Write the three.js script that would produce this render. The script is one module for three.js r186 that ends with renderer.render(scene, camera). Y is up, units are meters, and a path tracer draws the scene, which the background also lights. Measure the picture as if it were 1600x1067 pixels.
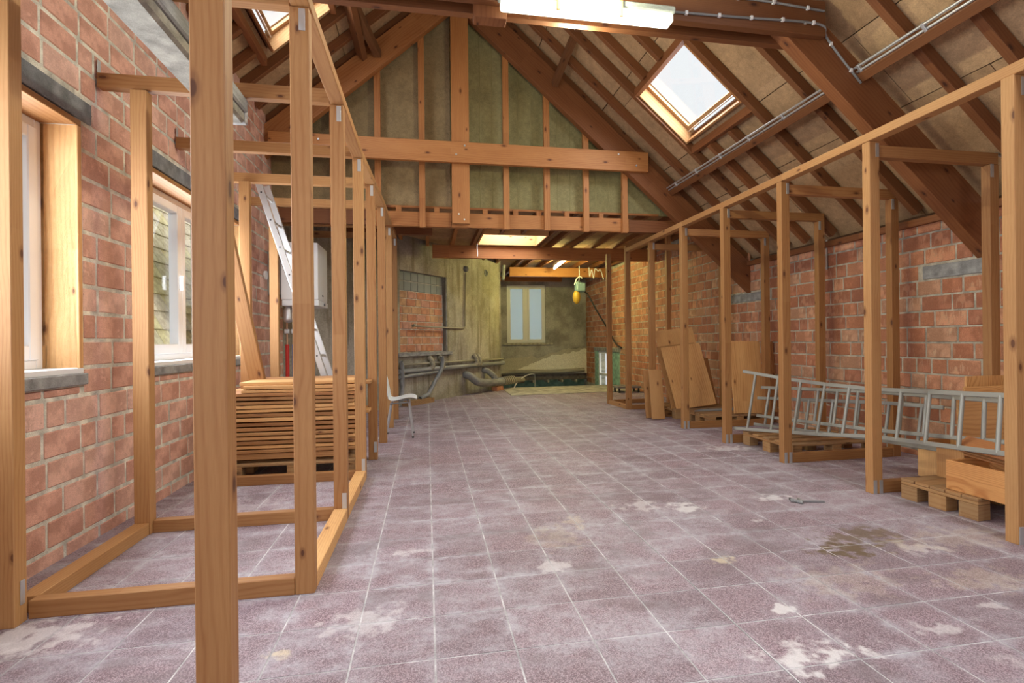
import * as THREE from 'three';
import { mergeGeometries } from 'three/addons/utils/BufferGeometryUtils.js';
import { RectAreaLightUniformsLib } from 'three/addons/lights/RectAreaLightUniformsLib.js';
import { RoundedBoxGeometry } from 'three/addons/geometries/RoundedBoxGeometry.js';

// ---------------------------------------------------------------- camera, sky, exposure
// room axes: x = across the room (right), y = up, z = -(distance down the room)
RectAreaLightUniformsLib.init();
const scene = new THREE.Scene();
const camera = new THREE.PerspectiveCamera(2 * Math.atan(533.5 / 824) * 180 / Math.PI, 1600 / 1067, 0.05, 200);
camera.position.set(0, 1.15, 0);
camera.rotation.set(0, -10.4516 * Math.PI / 180, -0.0105, 'YXZ');
camera.setViewOffset(1600, 1067, -19, 1.5, 1600, 1067);
const renderer = new THREE.WebGLRenderer({ antialias: true });
renderer.toneMapping = THREE.LinearToneMapping;
renderer.toneMappingExposure = 1.78;
renderer.shadowMap.enabled = true;
const SKY = 0.58, K = 8.0;                           // overcast sky radiance as exposed; daylight entering at the openings
scene.background = new THREE.Color().setRGB(0.93, 0.97, 1.0);
scene.backgroundIntensity = SKY;
// soft light added over the storage side, brightening the neighbour roof and window wall
const fillLight = new THREE.DirectionalLight(0xfff8ee, 1.3);
fillLight.position.set(11.4, 16.4, -4); fillLight.target.position.set(0, 0, -6); fillLight.castShadow = true; fillLight.shadow.radius = 50;
Object.assign(fillLight.shadow.camera, { left: -16, right: 16, top: 14, bottom: -14, near: 0.1, far: 50 }); fillLight.shadow.mapSize.set(2048, 2048);
scene.add(fillLight, fillLight.target);

// ---------------------------------------------------------------- random, noise, textures
let seedState = 12345;
const rnd = () => { seedState = (seedState * 1664525 + 1013904223) >>> 0; return seedState / 4294967296; };
const rr = (a, b) => a + (b - a) * rnd();
const LAT = new Float32Array(65536); for (let i = 0; i < 65536; i++) LAT[i] = rnd();
function vn(x, y, px = 256, py = 256, s = 0) {        // periodic value noise 0..1
  const xi = Math.floor(x), yi = Math.floor(y); let fx = x - xi, fy = y - yi;
  fx = fx * fx * (3 - 2 * fx); fy = fy * fy * (3 - 2 * fy);
  let x0, x1, y0, y1;
  if (px === 256) { x0 = xi & 255; x1 = (x0 + 1) & 255; } else { x0 = xi % px; if (x0 < 0) x0 += px; x1 = x0 + 1 === px ? 0 : x0 + 1; }
  if (py === 256) { y0 = yi & 255; y1 = (y0 + 1) & 255; } else { y0 = yi % py; if (y0 < 0) y0 += py; y1 = y0 + 1 === py ? 0 : y0 + 1; }
  const ox = s * 37, oy = s * 91; x0 = (x0 + ox) & 255; x1 = (x1 + ox) & 255; y0 = ((y0 + oy) & 255) << 8; y1 = ((y1 + oy) & 255) << 8;
  const a = LAT[x0 + y0], b = LAT[x1 + y0], c = LAT[x0 + y1];
  return a + (b - a) * fx + (c - a) * fy + (a - b - c + LAT[x1 + y1]) * fx * fy;
}
const fbm = (x, y, o = 4, p = 256, s = 0) => { let v = 0, a = 0.5, t = 0; for (let i = 0; i < o; i++) { v += a * vn(x, y, p, p, s + i); t += a; a *= 0.5; x *= 2; y *= 2; p = Math.min(256, p * 2); } return v / t; };
const sm = (a, b, x) => { const t = Math.min(1, Math.max(0, (x - a) / (b - a))); return t * t * (3 - 2 * t); };
function tex(w, h, fn, srgb = true, wrap = true) {    // fn(x, y, out) -> rgb 0..1
  const d = new Uint8Array(w * h * 4), o = [0, 0, 0];
  for (let y = 0; y < h; y++) for (let x = 0; x < w; x++) {
    fn(x, y, o); const k = (y * w + x) * 4;
    d[k] = Math.max(0, Math.min(255, o[0] * 255)); d[k + 1] = Math.max(0, Math.min(255, o[1] * 255)); d[k + 2] = Math.max(0, Math.min(255, o[2] * 255)); d[k + 3] = 255;
  }
  const t = new THREE.DataTexture(d, w, h, THREE.RGBAFormat);
  t.magFilter = THREE.LinearFilter; t.minFilter = THREE.LinearMipmapLinearFilter; t.generateMipmaps = true;
  t.wrapS = t.wrapT = wrap ? THREE.RepeatWrapping : THREE.ClampToEdgeWrapping;
  if (srgb) t.colorSpace = THREE.SRGBColorSpace;
  t.needsUpdate = true; return t;
}
const mix3 = (o, a, b, t) => { for (let i = 0; i < 3; i++) o[i] = a[i] + (b[i] - a[i]) * t; };

// pine: 2.4 m x 0.3 m
function woodTex(seed, knotCount, ringScale, wave, bold = 0.42) {
  const W = 1024, Hh = 256, LX = 2.4, LY = 0.3, knots = [];
  for (let i = 0; i < knotCount; i++) knots.push([rr(0.1, LX - 0.1), rr(0.02, LY - 0.02), rr(0.007, 0.014)]);
  const light = [0.88, 0.735, 0.545], dark = [0.735, 0.545, 0.36], knotC = [0.40, 0.24, 0.14];
  return tex(W, Hh, (x, y, o) => {
    const u = x / W * LX, v = y / Hh * LY;
    let t = v + wave * (vn(u / LX * 6, v / LY * 2, 6, 2, seed) - 0.5) + wave * 0.4 * (vn(u / LX * 16, v / LY * 3, 16, 3, seed + 1) - 0.5), k = 0;
    for (const [ku, kv, kr] of knots) {
      const du = (u - ku) / 2.2, dv = v - kv, q = Math.sqrt(du * du + dv * dv);
      t += kr * 0.9 * Math.sign(dv) * Math.exp(-(du * du) / (kr * kr * 6)) * Math.exp(-Math.abs(dv) / (kr * 3));
      k = Math.max(k, sm(kr * 1.15, kr * 0.55, q));
      if (q < kr * 2) k = Math.max(k, 0.35 * sm(kr * 2, kr, q));
    }
    const n = Math.round(LY / ringScale), ph = t / LY * n;
    let ring = 0.5 + 0.5 * Math.sin(ph * Math.PI * 2 + 7 * vn(u / LX * 3, v / LY * 5, 3, 5, seed + 3));
    ring = ring * ring * ring;
    const fib = vn(u / LX * 60, v / LY * 128, 60, 128, seed + 5), tone = fbm(u / LX * 4, v / LY * 3, 3, 3, seed + 7);
    mix3(o, light, dark, Math.min(1, bold * ring * (0.25 + tone) + 0.26 * fib + 0.5 * (tone - 0.3)));
    mix3(o, o, knotC, k * 0.85);
  });
}
const TW = [woodTex(3, 5, 0.022, 0.03), woodTex(11, 4, 0.03, 0.045), woodTex(19, 6, 0.016, 0.02)];
const TWAVE = woodTex(29, 1, 0.02, 0.12, 0.95);
const woodMat = (t, r, g, b, rough = 0.62) => new THREE.MeshStandardMaterial({ map: t, color: new THREE.Color().setRGB(r, g, b), roughness: rough });
// new sawn pine of the partitions
const PINE = [woodMat(TW[0], 0.59, 0.465, 0.335), woodMat(TW[1], 0.54, 0.41, 0.285), woodMat(TW[2], 0.66, 0.535, 0.40), woodMat(TW[0], 0.49, 0.36, 0.24)];
const pine = () => PINE[Math.floor(rnd() * 4)];
const ORANGE = [woodMat(TW[1], 0.62, 0.40, 0.235), woodMat(TW[0], 0.70, 0.47, 0.29)];      // truss collar, gable studs
const OLD = [woodMat(TW[0], 0.28, 0.16, 0.10), woodMat(TW[1], 0.33, 0.19, 0.12), woodMat(TW[2], 0.25, 0.145, 0.09)];   // dark old roof timber
const MIDWOOD = woodMat(TW[1], 0.56, 0.36, 0.23);
const OLDER = woodMat(TW[1], 0.24, 0.16, 0.12);
const PALE = [woodMat(TW[2], 0.98, 0.86, 0.68), woodMat(TW[1], 1.0, 0.88, 0.70)];
const PALLET = [woodMat(TW[0], 0.50, 0.46, 0.42, 0.9), woodMat(TW[1], 0.60, 0.53, 0.45, 0.9)];
const WAVY = new THREE.MeshStandardMaterial({ map: TWAVE, color: new THREE.Color().setRGB(1, 0.85, 0.62), roughness: 0.55 });

// fired clay 0.5 m x 0.5 m: mottled, pitted, with lime bloom
const TCLAY = tex(512, 512, (x, y, o) => {
  const u = x / 512, v = y / 512, a = fbm(u * 6, v * 6, 5, 6, 2), b = vn(u * 120, v * 120, 120, 120, 5), c = fbm(u * 14, v * 14, 3, 14, 9);
  mix3(o, [0.95, 0.95, 0.95], [0.84, 0.82, 0.81], sm(0.3, 0.7, a));
  mix3(o, o, [1.0, 1.02, 1.03], 0.5 * sm(0.62, 0.8, c));
  const p = sm(0.86, 0.95, b * 0.6 + 0.4 * vn(u * 50, v * 50, 50, 50, 7)); mix3(o, o, [0.42, 0.36, 0.34], p);
  const g = 0.95 + 0.1 * b; o[0] *= g; o[1] *= g; o[2] *= g;
});
const TBLOOM = tex(512, 512, (x, y, o) => {
  const u = x / 512, v = y / 512, a = fbm(u * 6, v * 6, 5, 6, 12), b = vn(u * 120, v * 120, 120, 120, 15), c = fbm(u * 9, v * 5, 4, 9, 19), s = vn(u * 60, v * 8, 60, 8, 21);
  mix3(o, [0.95, 0.94, 0.94], [0.82, 0.79, 0.77], sm(0.3, 0.7, a));
  mix3(o, o, [1.05, 1.28, 1.4], 0.55 * sm(0.56, 0.75, c * 0.75 + s * 0.25));
  const g = 0.93 + 0.14 * b; o[0] *= g; o[1] *= g; o[2] *= g;
});
const TGRAIN = tex(512, 512, (x, y, o) => {
  const u = x / 512, v = y / 512, g = 0.62 + 0.4 * fbm(u * 8, v * 8, 5, 8, 31) + 0.14 * (vn(u * 200, v * 200, 200, 200, 33) - 0.5); o[0] = o[1] = o[2] = g;
});
const BUMP = tex(512, 512, (x, y, o) => { const u = x / 512, v = y / 512; o[0] = o[1] = o[2] = 0.6 * fbm(u * 20, v * 20, 4, 20, 41) + 0.4 * vn(u * 150, v * 150, 150, 150, 43); }, false);
const clay = (t, r, g, b) => new THREE.MeshStandardMaterial({ map: t, color: new THREE.Color().setRGB(r, g, b), roughness: 0.85, bumpMap: BUMP, bumpScale: 0.002 });
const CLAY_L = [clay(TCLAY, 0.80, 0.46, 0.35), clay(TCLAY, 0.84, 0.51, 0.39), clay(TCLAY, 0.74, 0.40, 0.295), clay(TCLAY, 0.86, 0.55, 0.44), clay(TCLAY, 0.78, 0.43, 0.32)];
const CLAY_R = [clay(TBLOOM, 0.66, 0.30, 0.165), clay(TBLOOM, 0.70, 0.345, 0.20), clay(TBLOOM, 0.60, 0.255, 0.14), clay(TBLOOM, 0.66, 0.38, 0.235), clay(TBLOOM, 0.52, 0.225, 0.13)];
const CLAY_INFILL = [clay(TCLAY, 0.68, 0.34, 0.19), clay(TCLAY, 0.70, 0.38, 0.27), clay(TCLAY, 0.66, 0.30, 0.17), clay(TCLAY, 0.66, 0.40, 0.22)];
const grainMat = (r, g, b, rough = 0.9, bump = 0.002) => new THREE.MeshStandardMaterial({ map: TGRAIN, color: new THREE.Color().setRGB(r, g, b), roughness: rough, bumpMap: BUMP, bumpScale: bump });
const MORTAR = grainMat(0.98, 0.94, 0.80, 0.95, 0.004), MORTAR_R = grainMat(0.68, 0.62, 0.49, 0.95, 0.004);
const CONCRETE = grainMat(0.42, 0.42, 0.41), SCREED = grainMat(0.60, 0.57, 0.48), DARKCON = grainMat(0.30, 0.31, 0.32), GROUT = grainMat(0.76, 0.74, 0.76, 0.95, 0.001);
// fibreboard 1.2 m
const TFIBRE = tex(512, 512, (x, y, o) => {
  const u = x / 512, v = y / 512, a = fbm(u * 5, v * 5, 4, 5, 51), b = vn(u * 220, v * 220, 220, 220, 53), c = fbm(u * 30, v * 30, 2, 30, 55);
  const g = 0.84 + 0.16 * (a - 0.5) + 0.13 * (b - 0.5) + 0.12 * (c - 0.5); o[0] = g; o[1] = g; o[2] = g;
});
const fibre = (r, g, b) => new THREE.MeshStandardMaterial({ map: TFIBRE, color: new THREE.Color().setRGB(r, g, b), roughness: 0.92 });
const FIBRE = [fibre(0.60, 0.385, 0.205), fibre(0.66, 0.43, 0.235), fibre(0.55, 0.345, 0.18)];
const OLIVE = [fibre(0.42, 0.375, 0.165), fibre(0.46, 0.41, 0.19)], TANBOARD = fibre(0.38, 0.28, 0.14), TANBOARD2 = fibre(0.46, 0.34, 0.175);

const plain = (r, g, b, rough = 0.5, metal = 0) => new THREE.MeshStandardMaterial({ color: new THREE.Color().setRGB(r, g, b), roughness: rough, metalness: metal });
const WHITE = plain(0.82, 0.83, 0.84, 0.35), PLASTIC = plain(0.80, 0.83, 0.85, 0.4), ALU = plain(0.66, 0.67, 0.68, 0.42, 0.85), ALUDUST = plain(0.36, 0.36, 0.32, 0.5, 0.3), GALV = plain(0.60, 0.62, 0.63, 0.45, 0.8),
  STEEL = plain(0.30, 0.30, 0.31, 0.5, 0.7), BLACK = plain(0.025, 0.025, 0.028, 0.6), GREYPIPE = grainMat(0.40, 0.41, 0.41, 0.6), CREAMPIPE = grainMat(0.50, 0.46, 0.34, 0.7), RED = plain(0.62, 0.04, 0.03, 0.4), BLUE = plain(0.03, 0.13, 0.52, 0.4),
  COPPER = plain(0.6, 0.4, 0.28, 0.4, 0.8), TEAL = grainMat(0.38, 0.66, 0.54, 0.7), WEB = plain(0.75, 0.74, 0.70, 0.9), YELLOW = plain(0.42, 0.26, 0.03, 0.5), HOISTBLUE = plain(0.16, 0.25, 0.29, 0.5);
const GLASS = new THREE.MeshPhysicalMaterial({ color: 0xffffff, transmission: 1, thickness: 0, roughness: 0.02, ior: 1.5 });
const FROST = new THREE.MeshPhysicalMaterial({ color: new THREE.Color().setRGB(0.80, 0.88, 0.92), transmission: 0.55, thickness: 0, roughness: 0.75 });

// ---------------------------------------------------------------- scene helpers
const V = (r, h, d) => new THREE.Vector3(r, h, -d);
const used = {};
const numbered = (n) => { const k = used[n] = (used[n] ?? -1) + 1; return k ? n + '_' + String(k).padStart(3, '0') : n; };
const ORIGIN = new WeakMap();
function thing(name, label, category, base, group) {
  const o = new THREE.Group(); o.name = numbered(name); o.position.copy(base); scene.add(o); ORIGIN.set(o, base.clone());
  o.userData = { label, category }; if (group) o.userData.group = group; return o;
}
function structure(name, label, base = V(0, 0, 0)) {
  const o = new THREE.Group(); o.name = name; o.position.copy(base); scene.add(o); ORIGIN.set(o, base.clone());
  o.userData = { kind: 'structure', label, category: name.split('_')[0] }; return o;
}
function part(name, geo, mat, parent, label) {        // geo in world axes
  const b = ORIGIN.get(parent); geo.translate(-b.x, -b.y, -b.z);
  const m = new THREE.Mesh(geo, mat); m.name = name; m.castShadow = m.receiveShadow = true; parent.add(m); ORIGIN.set(m, b);
  if (label) m.userData.label = label; return m;
}
function single(name, label, category, geo, mat, group) {   // a thing that is one mesh
  geo.computeBoundingBox(); const c = geo.boundingBox.getCenter(new THREE.Vector3()); c.y = geo.boundingBox.min.y;
  geo.translate(-c.x, -c.y, -c.z);
  const m = new THREE.Mesh(geo, mat); m.name = numbered(name); m.position.copy(c); m.castShadow = m.receiveShadow = true; scene.add(m); ORIGIN.set(m, c);
  m.userData = { label, category }; if (group) m.userData.group = group; return m;
}
// chamfered box, x = length; uv in texture units (su, sv metres per repeat), random offset
function cbox(lx, ly, lz, k = 0.003, su = 2.4, sv = 0.3, ou = rnd(), ov = rnd()) {
  const a = lx / 2, b = ly / 2, c = lz / 2; k = Math.min(k, a * 0.4, b * 0.4, c * 0.4);
  const pos = [], nor = [], uv = [];
  const put = (p, n, ax) => { pos.push(...p); nor.push(...n); const q = ax === 0 ? [p[2], p[1]] : ax === 1 ? [p[0], p[2]] : [p[0], p[1]]; uv.push(q[0] / su + ou + ax * 0.31, q[1] / sv + ov + ax * 0.37); };
  const tri = (p, q, r, n, ax) => { const e1 = [q[0] - p[0], q[1] - p[1], q[2] - p[2]], e2 = [r[0] - p[0], r[1] - p[1], r[2] - p[2]];
    const f = (e1[1] * e2[2] - e1[2] * e2[1]) * n[0] + (e1[2] * e2[0] - e1[0] * e2[2]) * n[1] + (e1[0] * e2[1] - e1[1] * e2[0]) * n[2];
    const l = f > 0 ? [p, q, r] : [p, r, q]; for (const t of l) put(t, n, ax); };
  const quad = (p, q, r, s, n, ax) => { tri(p, q, r, n, ax); tri(p, r, s, n, ax); };
  const H = [a, b, c];
  for (let ax = 0; ax < 3; ax++) for (const s of [-1, 1]) {
    const i = (ax + 1) % 3, j = (ax + 2) % 3, n = [0, 0, 0]; n[ax] = s;
    const P = (u, v) => { const p = [0, 0, 0]; p[ax] = s * H[ax]; p[i] = u * (H[i] - k); p[j] = v * (H[j] - k); return p; };
    quad(P(-1, -1), P(1, -1), P(1, 1), P(-1, 1), n, ax);
  }
  for (let ax = 0; ax < 3; ax++) for (const s of [-1, 1]) for (const t of [-1, 1]) {   // edges along ax
    const i = (ax + 1) % 3, j = (ax + 2) % 3, n = [0, 0, 0]; n[i] = s * 0.7071; n[j] = t * 0.7071;
    const P = (e, w) => { const p = [0, 0, 0]; p[ax] = e * (H[ax] - k); p[i] = s * (H[i] - (w ? k : 0)); p[j] = t * (H[j] - (w ? 0 : k)); return p; };
    quad(P(-1, 0), P(1, 0), P(1, 1), P(-1, 1), n, i === 0 ? j : i);
  }
  for (const x of [-1, 1]) for (const y of [-1, 1]) for (const z of [-1, 1]) {
    const n = [x * 0.577, y * 0.577, z * 0.577];
    tri([x * a, y * (b - k), z * (c - k)], [x * (a - k), y * b, z * (c - k)], [x * (a - k), y * (b - k), z * c], n, 2);
  }
  const g = new THREE.BufferGeometry();
  g.setAttribute('position', new THREE.Float32BufferAttribute(pos, 3)); g.setAttribute('normal', new THREE.Float32BufferAttribute(nor, 3)); g.setAttribute('uv', new THREE.Float32BufferAttribute(uv, 2));
  return g;
}
// axis-aligned timber given by ranges in (r, h, d); grain follows its longest side
function blk(r0, r1, h0, h1, d0, d1, k = 0.003, su = 2.4, sv = 0.3) {
  const L = [r1 - r0, h1 - h0, d1 - d0], m = L.indexOf(Math.max(...L)); let g;
  if (m === 0) g = cbox(L[0], L[1], L[2], k, su, sv);
  else if (m === 1) { g = cbox(L[1], L[0], L[2], k, su, sv); g.rotateZ(Math.PI / 2); }
  else { g = cbox(L[2], L[1], L[0], k, su, sv); g.rotateY(Math.PI / 2); }
  g.translate((r0 + r1) / 2, (h0 + h1) / 2, -(d0 + d1) / 2); return g;
}
const gblk = (r0, r1, h0, h1, d0, d1, k = 0.002, s = 0.5) => blk(r0, r1, h0, h1, d0, d1, k, s, s);   // for grain / clay maps
// bar from a to b; w across (perpendicular to up), t along up
function bar(a, b, w, t, up = new THREE.Vector3(0, 1, 0), k = 0.003, su = 2.4, sv = 0.3) {
  const x = b.clone().sub(a), l = x.length(); x.normalize(); const z = x.clone().cross(up).normalize(), y = z.clone().cross(x);
  const g = cbox(l, t, w, k, su, sv); g.applyMatrix4(new THREE.Matrix4().makeBasis(x, y, z).setPosition(a.clone().add(b).multiplyScalar(0.5))); return g;
}
function rod(a, b, rad, seg = 12) {
  const x = b.clone().sub(a), g = new THREE.CylinderGeometry(rad, rad, x.length(), seg);
  g.applyQuaternion(new THREE.Quaternion().setFromUnitVectors(new THREE.Vector3(0, 1, 0), x.clone().normalize())); g.translate((a.x + b.x) / 2, (a.y + b.y) / 2, (a.z + b.z) / 2); return g;
}
const tube = (pts, rad, seg = 40, rs = 8, tension = 0.5) => new THREE.TubeGeometry(new THREE.CatmullRomCurve3(pts, false, 'catmullrom', tension), seg, rad, rs);
const strip = (g) => { const q = g.index ? g.toNonIndexed() : g; for (const n of Object.keys(q.attributes)) if (!['position', 'normal', 'uv'].includes(n)) q.deleteAttribute(n); return q; };
const merge = (l) => mergeGeometries(l.map(strip));
// polygon [(r, h)...] extruded along the room from d0 to d1
function prism(pts, d0, d1, su = 2.4, sv = 0.3, along = 0.7) {
  const s = new THREE.Shape(pts.map(([r, h]) => new THREE.Vector2(r, h)));
  const g = strip(new THREE.ExtrudeGeometry(s, { depth: d1 - d0, bevelEnabled: true, bevelThickness: 0.004, bevelSize: 0.004, bevelOffset: -0.004, bevelSegments: 1 }));
  g.translate(0, 0, -d1); const p = g.attributes.position, uv = g.attributes.uv, c = Math.cos(along), sn = Math.sin(along), o1 = rnd(), o2 = rnd();
  for (let i = 0; i < p.count; i++) { const x = p.getX(i), y = p.getY(i); uv.setXY(i, (x * c + y * sn) / su + o1, (-x * sn + y * c + p.getZ(i)) / sv + o2); }
  return g;
}

// projected size of a piece, used only to choose which pieces of a large set become parts of their own
const YAW = 10.4516 * Math.PI / 180;
function shows(x, y, z, area) {
  const d = -z, Z = d * Math.cos(YAW) + x * Math.sin(YAW), X = x * Math.cos(YAW) - d * Math.sin(YAW);
  if (Z < 0.3) return 0; const a = X / Z, b = (y - 1.15) / Z;
  return a < -1.02 || a > 0.97 || Math.abs(b) > 0.68 ? 0 : area / (Z * Z);
}
// bricks laid on a vertical face
function brickField(parent, base, dir, rotY, u0, u1, v0, v1, pitch, lens, mats, openings, joint = 0.023, proud = 0.006, topAt = null, most = 300) {
  const n = new THREE.Vector3(Math.sin(rotY), 0, Math.cos(rotY)), list = [];
  let row = 0;
  for (let v = v0; v < v1 - 0.03; v += pitch, row++) {
    let lv = Math.min(pitch, v1 - v) - joint, u = u0 - (row % 2 ? lens() * 0.5 : lens() * 0.07);
    while (u < u1) {
      const l = lens(); let a = Math.max(u, u0) + joint / 2, b = Math.min(u + l, u1) - joint / 2; u += l;
      let segs = [[a, b]];
      segs = segs.map(([s, e]) => [s, e, v, lv]);
      for (const [o0, o1, q0, q1] of openings) segs = segs.flatMap(([s, e, y, t]) => e <= o0 || s >= o1 || y + t <= q0 || y >= q1 ? [[s, e, y, t]] : [[s, Math.min(e, o0 - joint / 2), y, t], [Math.max(s, o1 + joint / 2), e, y, t], ...(q0 - y > 0.035 ? [[Math.max(s, o0), Math.min(e, o1), y, q0 - y - joint / 2]] : []), ...(y + t - q1 > 0.035 ? [[Math.max(s, o0), Math.min(e, o1), q1 + joint / 2, y + t - q1 - joint / 2]] : [])]);
      for (const [s, e, y, t] of segs) { if (e - s < 0.03 || t < 0.025) continue; let h = t; if (topAt) { h = Math.min(t, topAt((s + e) / 2) - y); if (h < 0.03) continue; }
        const c = base.clone().addScaledVector(dir, (s + e) / 2); c.y = y + joint / 2 + h / 2; c.addScaledVector(n, proud - 0.015 + rr(-0.003, 0.003));
        list.push({ c, l: e - s, h, m: Math.floor(rnd() * mats.length), s: shows(c.x, c.y, c.z, (e - s) * h), tilt: rr(-0.008, 0.008), id: list.length }); }
    }
  }
  const order = [...list].sort((p, q) => q.s - p.s), big = new Set(order.slice(0, most).map((b) => b.id)), cache = {}, rest = [], org = ORIGIN.get(parent);
  for (const b of list) {
    const key = Math.round(b.l * 100) + '_' + Math.round(b.h * 100) + '_' + Math.floor(rnd() * 3);
    const g = cache[key] ??= cbox(b.l, b.h, 0.03, 0.005, 0.5, 0.5);
    const m4 = new THREE.Matrix4().makeRotationY(rotY).multiply(new THREE.Matrix4().makeRotationZ(b.tilt));
    if (big.has(b.id)) {
      const m = new THREE.Mesh(g, mats[b.m]); m.name = 'brick'; m.castShadow = m.receiveShadow = true; m.setRotationFromMatrix(m4); m.position.copy(b.c).sub(org); parent.add(m);
    } else {
      const q = g.clone(); q.applyMatrix4(m4.setPosition(b.c.clone().sub(org))); const col = mats[b.m].color, ca = new Float32Array(q.attributes.position.count * 3);
      for (let i = 0; i < ca.length; i += 3) { ca[i] = col.r; ca[i + 1] = col.g; ca[i + 2] = col.b; }
      q.setAttribute('color', new THREE.BufferAttribute(ca, 3)); rest.push(q);
    }
  }
  if (rest.length) { const mm = mats[0].clone(); mm.color.setRGB(1, 1, 1); mm.vertexColors = true;
    const m = new THREE.Mesh(mergeGeometries(rest), mm); m.name = 'far_brickwork'; m.castShadow = m.receiveShadow = true; m.userData = { kind: 'stuff' }; parent.add(m); }
}
// daylight through an opening: an area light the size of the opening, just inside its glass
function daylight(center, w, h, towards, k, color = 0xf2f8ff) {
  const l = new THREE.RectAreaLight(color, k, w, h); l.position.copy(center); l.lookAt(center.clone().add(towards)); l.name = 'daylight'; scene.add(l);
}

// ---------------------------------------------------------------- dimensions
const LW = -1.95, RW = 4.66, RIDGE = 0.46, BACK = -3.2, DT1 = 3.70, DT2 = 7.02;
const hR = (r) => 2.30 + 0.88 * (4.62 - r), hL = (r) => 3.85 + 0.8755 * (r - LW);

// ---------------------------------------------------------------- floor
{
  const floor = structure('floor', 'dusty floor of mauve terrazzo tiles with pale joints');
  part('grout_bed', merge([gblk(LW - 0.3, RW + 0.3, -0.2, -0.001, BACK - 0.3, 10.9, 0.0005, 0.8), gblk(-1.9, 1.73, -0.2, -0.001, 10.9, 12.9, 0.0005, 0.8)]), GROUT, floor);
  const splash = [   // spilled plaster and sawdust: r, d, radius r, radius d, kind
    [1.365, 1.69, 0.20, 0.09, 'w', 1], [1.47, 2.0, 0.05, 0.04, 'w', 1], [1.484, 2.51, 0.07, 0.045, 'y', 0.9], [1.72, 3.34, 0.12, 0.09, 'w', 0.95], [1.98, 1.75, 0.14, 0.045, 'w', 0.7], [2.32, 1.85, 0.12, 0.03, 'w', 0.7],
    [2.24, 2.49, 0.2, 0.085, 'b', 1.25], [2.45, 2.64, 0.24, 0.11, 'b', 0.9], [-1.58, 2.42, 0.26, 0.17, 'w', 0.8], [-1.75, 2.25, 0.15, 0.1, 'w', 0.7], [-0.543, 2.083, 0.055, 0.04, 'y', 0.95], [2.45, 3.42, 0.13, 0.06, 'w', 0.9], [-0.25, 2.25, 0.16, 0.12, 'w', 0.55], [-0.1, 2.96, 0.1, 0.05, 'w', 0.6],
    [2.6, 2.05, 0.3, 0.1, 'y', 0.35], [2.62, 2.42, 0.14, 0.08, 'w', 0.6], [0.62, 2.62, 0.08, 0.07, 'w', 0.7], [1.45, 3.45, 0.15, 0.12, 'w', 0.6], [2.9, 2.5, 0.4, 0.15, 'y', 0.3], [2.05, 3.0, 0.06, 0.03, 'w', 0.7], [1.95, 2.2, 0.3, 0.16, 'y', 0.25], [3.1, 5.05, 0.25, 0.12, 'w', 0.7], [0.72, 3.0, 0.12, 0.2, 'y', 0.3], [0.9, 3.2, 0.06, 0.14, 'y', 0.45], [2.3, 1.5, 0.3, 0.09, 'w', 0.4], [-1.3, 4.0, 0.4, 0.2, 'w', 0.35],
  ];
  const P = 0.2985, PD = 0.302, R0 = 0.018, D0 = 1.938;
  const col = (r, d, o) => {
    // chips of a terrazzo mix: dark wine ground with pink, grey and pale chips
    const a = vn(r * 420, d * 420, 256, 256, 60), b = vn(r * 230 + 7, d * 230, 256, 256, 61), c = vn(r * 610, d * 610, 256, 256, 62), big = fbm(r * 1.1 + 40, d * 1.1 + 40, 2, 256, 64);
    mix3(o, [0.36, 0.27, 0.30], [0.64, 0.525, 0.555], sm(0.40, 0.60, a));
    mix3(o, o, [0.33, 0.22, 0.25], 0.75 * sm(0.62, 0.78, b)); mix3(o, o, [0.80, 0.74, 0.76], 0.8 * sm(0.70, 0.85, c));
    const tr = Math.floor((r - R0) / P), td = Math.floor((d - D0) / PD), tv = LAT[((tr * 57 + td * 131) & 65535)];
    const k = 0.9 + 0.16 * tv; o[0] *= k; o[1] *= k; o[2] *= k;
    // walked-in plaster dust: cloudy, streaked, gathered along the joints
    const fr = Math.abs(((r - R0) / P) % 1), fd = Math.abs(((d - D0) / PD) % 1), e = Math.min(fr, 1 - fr, fd, 1 - fd) * 0.3;
    const n1 = fbm(r * 2.3 + 11, d * 3.1 + 5, 4, 256, 70), n2 = fbm(r * 9, d * 14, 3, 256, 74), n3 = vn(r * 55, d * 55, 256, 256, 76);
    let dust = 0.36 * sm(0.34, 0.72, n1 * 0.5 + n2 * 0.5) + 0.24 * sm(0.05, 0.0, e) * (0.4 + n2) * big * 1.6; dust = Math.min(0.85, 0.24 + dust * (0.6 + 0.8 * n3));
    mix3(o, o, [0.72, 0.71, 0.745], dust);
    mix3(o, o, [0.42, 0.37, 0.38], 0.3 * sm(0.60, 0.78, fbm(r * 4 + 90, d * 7, 3, 256, 79)));
    for (const [sr, sd, ar, ad, kd, st] of splash) {
      const x = (r - sr) / ar, y = (d - sd) / ad, q = x * x + y * y; if (q > 4) continue;
      const f = st * 0.8 * sm(0.25, -0.22, Math.sqrt(q) * 0.55 - 0.5 + (fbm(r * 22 + sr, d * 22, 4, 256, 82) - 0.42) * 1.5);
      mix3(o, o, kd === 'w' ? [0.88, 0.87, 0.87] : kd === 'y' ? [0.84, 0.78, 0.66] : [0.42, 0.35, 0.28], f);
    }
  };
  const zone = (W, Hh, ra, rb, da, db) => ({ ra, rb, da, db, m: new THREE.MeshStandardMaterial({ map: tex(W, Hh, (x, y, o) => col(ra + (x + 0.5) / W * (rb - ra), da + (y + 0.5) / Hh * (db - da), o), true, false), roughness: 0.62, bumpMap: BUMP, bumpScale: 0.0002 }) });
  const I = (k) => R0 + k * P, J = (k) => D0 + k * PD;
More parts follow.
